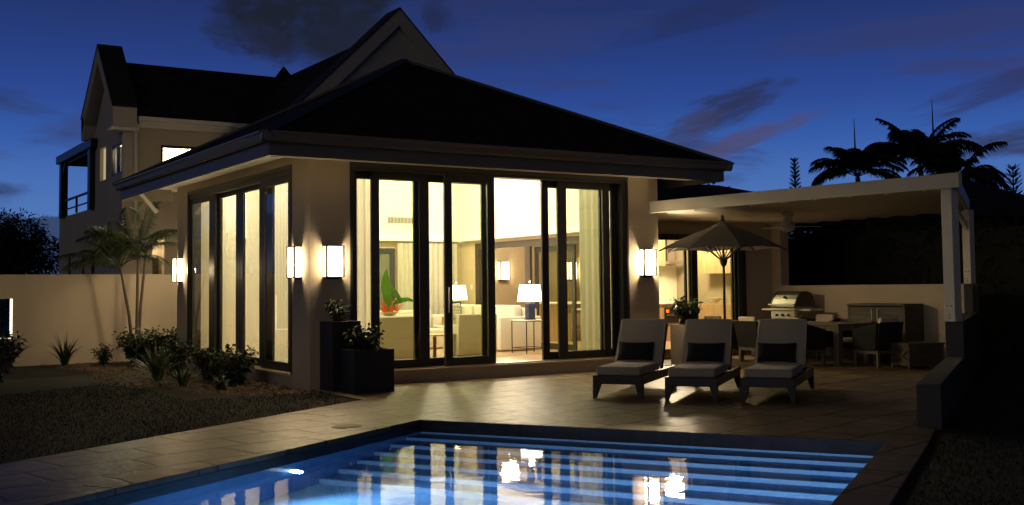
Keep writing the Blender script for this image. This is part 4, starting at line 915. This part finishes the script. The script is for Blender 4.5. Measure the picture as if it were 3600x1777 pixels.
tree('broadleaf_tree', 'dark broadleaf tree at the edge of the view behind the garden wall', (-1.1, 31, 0), 5.5, 2.4, 9000, 1.2, seed=2, ls=.17)
tree('broadleaf_tree', 'low dark tree behind the garden wall next to the terrace', (.7, 30.5, 0), 4.4, 2.3, 9000, .9, seed=3, ls=.17)
tree('broadleaf_tree', 'taller dark tree rising behind the low one at the garden wall', (-2.2, 35, 0), 6.2, 2.6, 8000, 1.5, seed=4, ls=.18)
def hedge(name, label, pts, h, th, n, seed):
    random.seed(seed); t = thing(name, label, 'hedge', (*pts[0], 0)); mb = MB(); core = MB()
    for (a, b) in zip(pts, pts[1:]):
        A, B = Vector((*a, 0)), Vector((*b, 0)); d = (B-A); L_ = d.length; d.normalize(); s = Vector((-d.y, d.x, 0))
        core.hexa([A-s*th*.35, B-s*th*.35, B+s*th*.35, A+s*th*.35], [p+Vector((0, 0, h*.9)) for p in (A-s*th*.3, B-s*th*.3, B+s*th*.3, A+s*th*.3)])
        for k in range(int(n*L_)):
            f = random.random(); z = h*random.random()**.7; bump = .18*math.sin(f*L_*2.1)+.12*math.sin(f*L_*5.3); q_ = Vector((random.gauss(0, .6), random.gauss(0, .6), random.gauss(.1, .7)))
            sd_ = random.choice((-1, 1)); p = A+d*(f*L_)+s*(sd_*(th*.38+random.uniform(-.1, .14)))+Vector((0, 0, z+bump*(z/h)))
            if random.random() < .35: p = A+d*(f*L_)+s*random.uniform(-.4, .4)*th+Vector((0, 0, h*.9+bump+random.uniform(0, .25)))
            leaf(mb, p, q_+s*sd_*.7, .17, .07)
    core.build('branches', TREED, t); mb.build('foliage', TREED, t); return t
hedge('hedge', 'black clipped hedge beyond the dining wall and lawn', [(14.6, 7.5), (14.6, -3.2)], 2.9, 1.3, 260, 51)
hedge('hedge', 'black hedge along the dark lawn right of the stepped wall', [(15.5, -3.2), (8.5, -11.5)], 2.2, 1.4, 240, 52)
# palms behind
def spear(t, p, h): MB().tube([p, Vector(p)+Vector((.02, 0, h*.5)), Vector(p)+Vector((.0, 0, h))], [.05, .035, .01], 6).build('spear_leaf', PALMG, t)
p1 = palm('coconut_palm', 'wind blown palm left of the pair rising behind the pergola', (26.3, 10.9, 0), [((25.8, 11.15, 5.35), 20, 2.0)], m=TREED, r=.16, seed=8, ll=.88, wd=.036, nl=46, droop=1.5, group='palms rising behind the pergola', wind=(.05, 0, .15))
spear(p1, (25.75, 11.2, 5.4), 2.1)
p2 = palm('coconut_palm', 'broader palm with a tall upright spear behind the pergola corner', (28.2, 9.6, 0), [((27.7, 9.9, 5.75), 22, 2.2), ((28.9, 9.1, 5.25), 18, 2.0)], m=TREED, r=.16, seed=14, ll=.9, wd=.038, nl=46, droop=1.55, group='palms rising behind the pergola', wind=(.1, 0, .1))
spear(p2, (28.1, 9.6, 5.9), 2.3)
def pine(label, c, h, r, seed):
    random.seed(seed); t = thing('norfolk_pine', label, 'tree', c, 0, 'slim pines on the skyline'); c = Vector(c); MB().tube([c, c+Vector((0, 0, h))], [.12, .02], 6).build('trunk', TRUNK, t); mb = MB()
    k = 0
    while k < 26:
        z = h*(.35+.65*k/26); rr = r*(1-.75*k/26)
        for a in range(6):
            an = a*PI/3+k*.5; d = Vector((math.cos(an), math.sin(an), .55)).normalized(); p = c+Vector((0, 0, z)); mb.tube([p, p+d*rr], [.02, .006], 4)
            for j in range(5): leaf(mb, p+d*rr*(j+1)/5, (d.x, d.y, 1.2), .16, .04, curl=0)
        k += 1
    mb.build('crown', TREED, t)
pine('slim feathery pine standing alone left of the palms', (24.0, 12.5, 0), 6.1, .38, 61)
pine('small dark pine at the far edge beyond the pergola', (30.6, 8.1, 0), 5.7, .7, 62)
tree('broadleaf_tree', 'low dark treetop showing over the kitchen roof', (18.5, 12.8, 0), 4.9, 2.2, 2600, 1.5, seed=6)
tree('broadleaf_tree', 'distant dark trees line between pine and palms', (25.6, 12.0, 0), 4.6, 2.6, 3000, 1.2, seed=7)
tree('broadleaf_tree', 'dark tree filling the far edge beyond the lawn', (32.0, 6.5, 0), 5.0, 3.4, 5200, 1.0, seed=9)
tree('broadleaf_tree', 'dark bushy tree between the palms and the edge tree', (27.5, 5.2, 0), 4.3, 3.2, 5200, .8, seed=10)
NB = thing('neighbour_house', 'dark neighbouring house with low hipped roof beyond the pergola', 'house', (25, 5, 0))
nb = MB(); e = [(20.5, 2.5, 3.3), (27.5, 2.5, 3.3), (27.5, 9.5, 3.3), (20.5, 9.5, 3.3)]; nb.poly([e[0], e[1], (25.3, 6, 4.7), (22.5, 6, 4.7)]).poly([e[1], e[2], (25.3, 6, 4.7)]).poly([e[2], e[3], (22.5, 6, 4.7), (25.3, 6, 4.7)]).poly([e[3], e[0], (22.5, 6, 4.7)]).poly(e[::-1])
nb.build('roof', ROOF, NB); MB().box(21, 3, -.1, 27, 9, 3.3).build('wall', mat('neighbour_wall', (.04, .04, .035), .9), NB)

# ---------------------------------------------------------------- interior lights
def downlight(x, y, z, power, lab):
    t = thing('downlight', lab, 'ceiling light', (x, y, z), 0, 'ceiling lights of the living room')
    MB().lathe((x, y, z), [(.06, 0), (.07, .02), (.07, .14)], 14).build('can', WHITEP, t); MB().tube([(x, y, z+.14), (x, y, z+.5)], .01, 6).build('stem', WHITEP, t)
    MB().lathe((x, y, z-.006), [(.05, 0), (.05, .005)], 14).build('bulb', emis('downlight_bulb', (1, .85, .6), 15), t)
    point('downlight_light', (x, y, z-.08), power, (1, .86, .64), .12, t)
downlight(1.6, 2.2, 3.95, 170, 'ceiling light above the white armchair'); downlight(4.9, 2.2, 3.95, 140, 'ceiling light above the wire side table')
downlight(1.6, 5.0, 3.95, 330, 'ceiling light near the garden side curtains'); downlight(4.9, 5.0, 3.95, 230, 'ceiling light above the white sofa')
# cove light on a picture rail
cv = thing('cove_light', 'slim rail with hidden upward light strip around the living room walls', 'cove light', (6, 6, 2.56))
MB().box(.3, 6.66, 2.565, 6.50, 6.67, 2.60).box(.3, 6.67, 2.565, 6.5, 6.828, 2.575).box(6.40, .3, 2.565, 6.41, 6.66, 2.60).box(6.41, .3, 2.565, 6.558, 6.66, 2.575).build('rail', INW, cv)
MB().box(.35, 6.72, 2.58, 6.35, 6.75, 2.59).box(6.47, .35, 2.58, 6.50, 6.6, 2.59).build('glow_strip', emis('cove_strip', (1, .86, .58), 9), cv)
point('kitchen_light', (9.9, 3.2, 2.75), 310, (1, .80, .52), .2); point('kitchen_light', (8.0, 7.0, 2.7), 160, (1, .80, .52), .2)

# ---------------------------------------------------------------- curtains
def curtain(label, p0, p1, z0, z1, amp=.022, fold=.15, m=CURT, flare=0):
    p0, p1 = Vector((*p0, 0)), Vector((*p1, 0)); d = p1-p0; L_ = d.length; d.normalize(); s = Vector((-d.y, d.x, 0)); n = max(24, int(L_/fold*10)); mb = MB(); rows = 6
    ph = [random.uniform(0, 6) for _ in range(4)]
    for j in range(rows+1):
        z = z1+(z0-z1)*j/rows; fl_ = 1+flare*j/rows
        for i in range(n+1):
            x = L_*i/n; w_ = amp*(math.sin(2*PI*x/fold+ph[0]+.5*math.sin(x*3+ph[1]))+.12*math.sin(2*PI*x/fold*2+ph[2]))*(1-.15*j/rows); q_ = p0+d*(x*fl_)+s*w_; mb.v.append((q_.x, q_.y, z))
    for j in range(rows):
        for i in range(n): a_ = j*(n+1)+i; mb.f.append((a_, a_+1, a_+n+2, a_+n+1))
    return mb.build('curtain', m, smooth=True, label=label, category='curtain', group='pleated curtains')
random.seed(71)
curtain('pleated curtain behind the garden side leaf closest to the house corner', (.36, .95), (.36, 2.55), .23, 3.40)
curtain('pleated curtain behind the second garden side leaf', (.38, 2.56), (.38, 3.95), .23, 3.40)
curtain('pleated curtain behind the third garden side leaf', (.38, 3.97), (.38, 5.35), .23, 3.40)
curtain('pleated curtain behind the farthest garden side leaf', (.36, 5.37), (.36, 6.66), .23, 3.40)
curtain('gathered curtain just inside the front doors near the planters', (.75, .45), (1.24, .45), .23, 3.40, .03, .13)
curtain('gathered pale curtain inside the last wide sliding door', (5.42, .5), (6.05, .5), .23, 3.40, .035, .15, CURT2)
curtain('wide sheer curtain across the back wall of the living room', (4.85, 6.72), (6.40, 6.72), .22, 2.52, .02, .13, CURT2)

# ---------------------------------------------------------------- living room furniture
def slipchair(label, c, rz, w_=.74, d_=.80, h=1.0, lab='armchair'):
    t = thing('armchair', label, 'armchair', c, rz, 'white slipcovered seats', local=True); z = 0
    soft(MB().hexa([(-w_/2, -d_/2, .03), (w_/2, -d_/2, .03), (w_/2, -d_/2+.2, .03), (-w_/2, -d_/2+.2, .03)], [(-w_/2+.01, -d_/2-.03, h-.2), (w_/2-.01, -d_/2-.03, h-.2), (w_/2-.01, -d_/2+.12, h-.2), (-w_/2+.01, -d_/2+.12, h-.2)]), 'back', LINEN, t, .03)
    soft(MB().box(-w_/2, -d_/2+.2, .03, w_/2, d_/2, .42), 'seat', LINEN, t, .03)
    for s in (-1, 1): soft(MB().box(min(s*w_/2, s*(w_/2-.13)), -d_/2+.15, .42, max(s*w_/2, s*(w_/2-.13)), d_/2-.02, .60), 'arm', LINEN, t, .03)
    return t
slipchair('high backed white armchair in front of the orange flower arrangement', (2.45, 2.35, .2), 0, 1.1, .85, 1.0)
slipchair('white armchair with patterned pillow beside the open doorway', (4.28, 2.55, .2), math.radians(-8), .80, .80, 1.0)
PT = bpy.data.materials.new('lattice_pattern'); PT.use_nodes = True; nt = PT.node_tree; b_ = nt.nodes['Principled BSDF']; b_.inputs['Roughness'].default_value = .9
t_ = nt.nodes.new('ShaderNodeTexCoord'); vv = nt.nodes.new('ShaderNodeTexVoronoi'); vv.feature = 'DISTANCE_TO_EDGE'; vv.inputs['Scale'].default_value = 22; vv.inputs['Randomness'].default_value = .15; nt.links.new(t_.outputs['Object'], vv.inputs[0])
cr_ = nt.nodes.new('ShaderNodeValToRGB'); cr_.color_ramp.elements[0].position = .10; cr_.color_ramp.elements[0].color = (.35, .3, .2, 1); cr_.color_ramp.elements[1].position = .13; cr_.color_ramp.elements[1].color = (.85, .8, .68, 1); nt.links.new(vv.outputs[0], cr_.inputs[0]); nt.links.new(cr_.outputs[0], b_.inputs[0])
pp_ = pw.copy(); pp_.data = pw.data.copy(); pp_.data.materials[0] = PT; COL.objects.link(pp_); pp_.name = 'throw_pillow'; pp_.location = (4.02, 2.75, 1.02); pp_.rotation_euler = (0, math.radians(-10), math.radians(-80)); pp_.scale = (1, .8, 1.25); pp_['label'] = 'lattice patterned pillow on the white armchair'; pp_['category'] = 'pillow'; del pp_['group']
SF = thing('sofa', 'long white slipcovered sofa along the inner side of the living room', 'sofa', (5.9, 4.3, .2))
soft(MB().box(5.35, 3.3, .22, 6.3, 6.0, .66), 'seat', LINEN, SF, .04); soft(MB().box(6.05, 3.3, .66, 6.35, 6.0, 1.06), 'back', LINEN, SF, .05)
soft(MB().box(5.35, 3.15, .22, 6.35, 3.3, .90), 'arm', LINEN, SF, .04); soft(MB().box(5.35, 6.0, .22, 6.35, 6.15, .90), 'arm', LINEN, SF, .04)
for k in range(3): soft(MB().box(5.85, 3.4+k*.87, .67, 6.04, 4.2+k*.87, 1.12), 'back_cushion', LINEN, SF, .05)
SF2 = thing('sofa', 'white sofa with its back to the wide sheer curtain', 'sofa', (4.6, 5.9, .2))
soft(MB().box(3.3, 5.0, .22, 5.2, 5.9, .62), 'seat', LINEN, SF2, .04); soft(MB().box(3.3, 5.75, .62, 5.2, 5.98, 1.02), 'back', LINEN, SF2, .05)
# side table
def wire_table(c, label):
    t = thing('side_table', label, 'side table', c, 0, None, local=True); s = .26; h = .63; mb = MB()
    for x in (-s, s):
        for y in (-s, s): mb.box(x-.008, y-.008, 0, x+.008, y+.008, h)
    for z in (.10, h-.012):
        mb.box(-s, -s-.008, z, s, -s+.008, z+.012).box(-s, s-.008, z, s, s+.008, z+.012).box(-s-.008, -s, z, -s+.008, s, z+.012).box(s-.008, -s, z, s+.008, s, z+.012)
    mb.build('frame', DARKM, t); MB().box(-s-.01, -s-.01, h, s+.01, s+.01, h+.02).build('tabletop', INW, t); return t
wire_table((5.60, 2.45, .2), 'black wire framed side table under the brightest table lamp')
def table_lamp(c, label, first=None):
    if first: return dup(first, c, 0, label)
    t = thing('table_lamp', label, 'table lamp', c, 0, 'white shaded table lamps', local=True); navy = mat('navy_ceramic', (.02, .03, .07), .25)
    MB().box(-.09, -.09, 0, .09, .09, .02).build('foot', navy, t); MB().box(-.075, -.075, .02, .075, .075, .33).build('body', navy, t, bevel=.01)
    MB().tube([(0, 0, .33), (0, 0, .72)], .008, 6).lathe((0, 0, .72), [(.008, 0), (.018, .015), (.005, .035)], 10).build('stem', STEEL, t)
    sh = MB(); n = 28
    for k in range(n): a_, b2_ = 2*PI*k/n, 2*PI*(k+1)/n; sh.poly([(.25*math.cos(a_), .25*math.sin(a_), .36), (.25*math.cos(b2_), .25*math.sin(b2_), .36), (.205*math.cos(b2_), .205*math.sin(b2_), .69), (.205*math.cos(a_), .205*math.sin(a_), .69)])
    sh.build('lamp_shade', SHADE, t, smooth=True); return t
tl = table_lamp((5.58, 2.42, .85), 'bright white shaded table lamp on the black wire side table'); table_lamp((5.75, 5.62, .86), 'farther table lamp partly hidden behind the sliding door frame', tl)
# light the lamps with point bulbs
point('lamp_bulb', (5.58, 2.42, 1.62), 22, (1, .82, .55), .05); point('lamp_bulb', (5.75, 5.62, 1.62), 12, (1, .82, .55), .05)
MB().box(5.5, 5.4, .2, 5.98, 5.85, .86).build('end_table', OAK, category='side table', label='small wooden cabinet under the farther table lamp')
ET = thing('coffee_table', 'brown wooden stool like table seen between two door leaves', 'side table', (3.75, 2.55, .2))
MB().box(3.36, 2.3, .60, 4.0, 2.85, .63).build('tabletop', INTAN, ET)
for p in ((3.40, 2.34), (3.93, 2.34), (3.40, 2.78), (3.93, 2.78)): MB().bar((p[0], p[1], .2), (p[0]*.97+3.68*.03, p[1], .60), .05, .05).build('leg', mat('walnut', (.10, .045, .02), .4), ET)
CN = thing('console_table', 'white console table holding the flower arrangement', 'table', (3.1, 3.7, .2))
MB().box(2.4, 3.5, .92, 4.0, 3.95, .97).build('tabletop', INW, CN)
for x in (2.45, 3.9): MB().box(x, 3.55, .2, x+.05, 3.9, .92).build('leg', INW, CN)
FA = thing('flower_arrangement', 'orange heliconia flowers with large green leaves in a low bowl', 'flowers', (3.12, 3.65, .97))
MB().lathe((3.12, 3.65, .97), [(.07, 0), (.15, .03), (.19, .07)], 18).build('bowl', INTAN, FA)
random.seed(81); fo = MB(); org = mat('heliconia_orange', (.62, .09, .02), .5)
for k in range(34):
    a_ = random.uniform(0, 2*PI); r_ = random.uniform(.05, .32); h_ = random.uniform(.05, .36); p = Vector((3.12+r_*.5*math.cos(a_), 3.65+r_*.3*math.sin(a_), 1.03)); e_ = Vector((3.12+r_*math.cos(a_), 3.65+r_*.5*math.sin(a_), 1.0+h_)); m_ = p.lerp(e_, .5)+Vector((random.uniform(-.04, .04), 0, random.uniform(0, .05))); fo.tube([p, m_, e_], [.009, .011, .003], 5)
fo.build('blossom', org, FA)
gl_ = MB(); GLF = cloth_mat('big_leaf', (.08, .18, .02), .3)
def bigleaf(pts, wd):
    n = len(pts)
    for i in range(n-1):
        f0, f1 = i/(n-1), (i+1)/(n-1); w0, w1 = wd*math.sin(PI*min(.98, f0*.9+.08)), wd*math.sin(PI*min(.99, f1*.9+.08)); s = Vector((.84, -.54, 0)) if abs((Vector(pts[i+1])-Vector(pts[i])).normalized().z) > .5 else Vector((0, 0, 1)); gl_.poly([Vector(pts[i])-s*w0, Vector(pts[i+1])-s*w1, Vector(pts[i+1])+s*w1, Vector(pts[i])+s*w0])
bigleaf([(3.12, 3.65, 1.05), (3.10, 3.65, 1.25), (3.06, 3.65, 1.5), (3.05, 3.65, 1.7), (3.07, 3.65, 1.86)], .10)
bigleaf([(3.12, 3.65, 1.05), (3.22, 3.62, 1.22), (3.36, 3.6, 1.26), (3.5, 3.58, 1.28), (3.74, 3.52, 1.20)], .05)
bigleaf([(3.15, 3.65, 1.55), (3.22, 3.62, 1.45), (3.30, 3.6, 1.32), (3.34, 3.6, 1.2)], .06)
bigleaf([(2.9, 3.65, 1.05), (2.84, 3.65, 1.3), (2.80, 3.65, 1.55)], .07)
gl_.build('leaf', GLF, FA)
# vent, switch, interior doors
AV = thing('air_vent', 'long white slatted air vent high on the back wall', 'vent', (5.1, 6.82, 3.0))
MB().box(4.60, 6.80, 2.92, 5.62, 6.829, 3.16).build('frame', INW, AV)
vm = MB()
for k in range(26):
    x = 4.66+k*.036; vm.box(x, 6.785, 2.97, x+.014, 6.80, 3.11)
vm.build('slats', mat('vent_slat', (.10, .09, .06), .6), AV)
MB().box(6.548, 6.28, 1.45, 6.559, 6.36, 1.57).build('light_switch', WHITEP, category='light switch', label='small white switch plate on the tan inner wall')
ID = thing('inner_door', 'dark framed glass door in the back wall behind the flowers', 'door', (4.5, 6.8, .2))
MB().box(3.80, 6.78, .2, 3.90, 6.828, 2.40).box(4.70, 6.78, .2, 4.82, 6.828, 2.40).box(3.9, 6.78, 2.28, 4.7, 6.828, 2.40).build('frame', BRONZE, ID); MB().box(3.9, 6.80, .2, 4.7, 6.827, 2.28).build('door_pane', mat('dim_pane', (.16, .17, .12), .2), ID)
IO = thing('folding_doors', 'dark framed folding doors in the wide opening of the inner wall', 'door', (6.6, 4, .2))
io = MB().box(6.54, 1.5, 2.36, 6.60, 6.12, 2.50).box(6.54, 5.95, .2, 6.60, 6.12, 2.36).box(6.54, 1.5, .2, 6.60, 1.6, 2.36).box(6.54, 3.85, .2, 6.60, 4.05, 2.36)
io.build('frame', mat('brown_bronze', (.05, .035, .025), .5), IO)
for a_, b2_ in ((2.4, 3.85),):
    lf_ = MB().box(6.66, a_, .2, 6.70, a_+.10, 2.34).box(6.66, b2_-.10, .2, 6.70, b2_, 2.34).box(6.66, a_+.1, .2, 6.70, b2_-.1, .32).box(6.66, a_+.1, 2.22, 6.70, b2_-.1, 2.34).build('door_leaf', BRONZE, IO)
    MB().poly([(6.68, a_+.1, .32), (6.68, a_+.1, 2.22), (6.68, b2_-.1, 2.22), (6.68, b2_-.1, .32)]).build('pane', GLASS, lf_)
# lantern
LN = thing('pendant_lantern', 'glowing faceted white lantern hanging near the pale curtain', 'pendant lamp', (8.1, 4.0, 2.2))
MB().lathe((8.1, 4.0, 2.0), [(.02, 0), (.12, .12), (.12, .28), (.03, .42)], 6).build('lamp_shade', SHADE, LN); MB().tube([(8.1, 4, 2.42), (8.1, 4, 2.95)], .008, 6).build('cord', DARKM, LN)
# ---------------------------------------------------------------- kitchen
IS = thing('kitchen_island', 'oak kitchen island with white worktop seen past the pale curtain', 'kitchen island', (9.0, 6.0, .2))
MB().box(8.5, 5.6, .2, 11.0, 6.4, 1.08).build('cabinet', OAK, IS); MB().box(8.4, 5.3, 1.08, 11.05, 6.45, 1.12).build('worktop', INW, IS)
def stool(c, label, first=None):
    if first: return dup(first, c, 0, label)
    t = thing('bar_stool', label, 'bar stool', c, 0, 'bar stools at the kitchen island', local=True); fr = MB()
    for x in (-.2, .2):
        for y in (-.2, .2): fr.tube([(x*1.1, y*1.1, 0), (x*.85, y*.85, .74)], .012, 6)
    fr.box(-.2, -.21, .28, .2, -.19, .30).box(-.2, .19, .28, .2, .21, .30).tube([(-.17, -.17, .74), (-.18, -.2, 1.08)], .012, 6).tube([(.17, -.17, .74), (.18, -.2, 1.08)], .012, 6)
    fr.build('frame', STEEL, t); MB().box(-.2, -.2, .74, .2, .2, .78).build('seat', INW, t, bevel=.01); MB().box(-.19, -.225, .92, .19, -.20, 1.08).build('backrest', INW, t); return t
s0 = stool((8.75, 4.95, .2), 'pale bar stool at the island end, first past the sofa'); stool((9.4, 4.95, .2), 'pale bar stool half hidden by the gathered pale curtain', s0); stool((10.05, 4.95, .2), 'pale bar stool at the island beyond the curtain', s0)
KC = thing('kitchen_cabinets', 'oak kitchen wall units with white splashback seen through the kitchen door', 'kitchen cabinets', (11, 5, .2))
KY = 4.0
MB().box(9.6, KY+.02, .2, 12.0-.75, KY+.6, 1.06).build('base_unit', OAK, KC)
MB().box(9.6, KY-.02, 1.06, 11.28, KY+.6, 1.10).build('worktop', INW, KC)
MB().box(9.6, KY+.58, 1.10, 11.29, KY+.6, 1.95).build('splashback', mat('splashback', (.75, .72, .52), .3), KC)
MB().box(9.6, KY+.22, 1.95, 10.62, KY+.6, 2.94).build('wall_unit', OAK, KC)
# oven block, tall units and the return wall along x = 11.3
MB().box(10.66, 1.75, .2, 11.26, 3.4, 1.06).build('base_unit', OAK, KC)
MB().box(10.9, 1.75, 1.75, 11.26, 3.4, 2.6).build('wall_unit', OAK, KC)
ov = MB().box(10.38, KY-.01, .62, 10.80, KY+.018, .98).build('oven', DARKM, KC); MB().box(10.42, KY-.014, .86, 10.50, KY-.01, .93).build('display', emis('oven_display', (1, .18, .02), 2.0), ov)
MB().tube([(10.42, KY-.03, .80), (10.76, KY-.03, .80)], .01, 6).build('handle', STEEL, ov)
HD = MB().box(10.62, KY+.1, 2.0, 11.1, KY+.6, 2.06).box(10.75, KY+.3, 2.06, 10.98, KY+.6, 2.94).build('cooker_hood', STEEL, category='cooker hood', label='steel cooker hood between the oak wall units')
MB().lathe((10.95, 2.9, 1.10), [(.04, 0), (.12, .05), (.18, .1)], 18).build('fruit_bowl', INW, category='bowl', label='white bowl on the kitchen worktop')
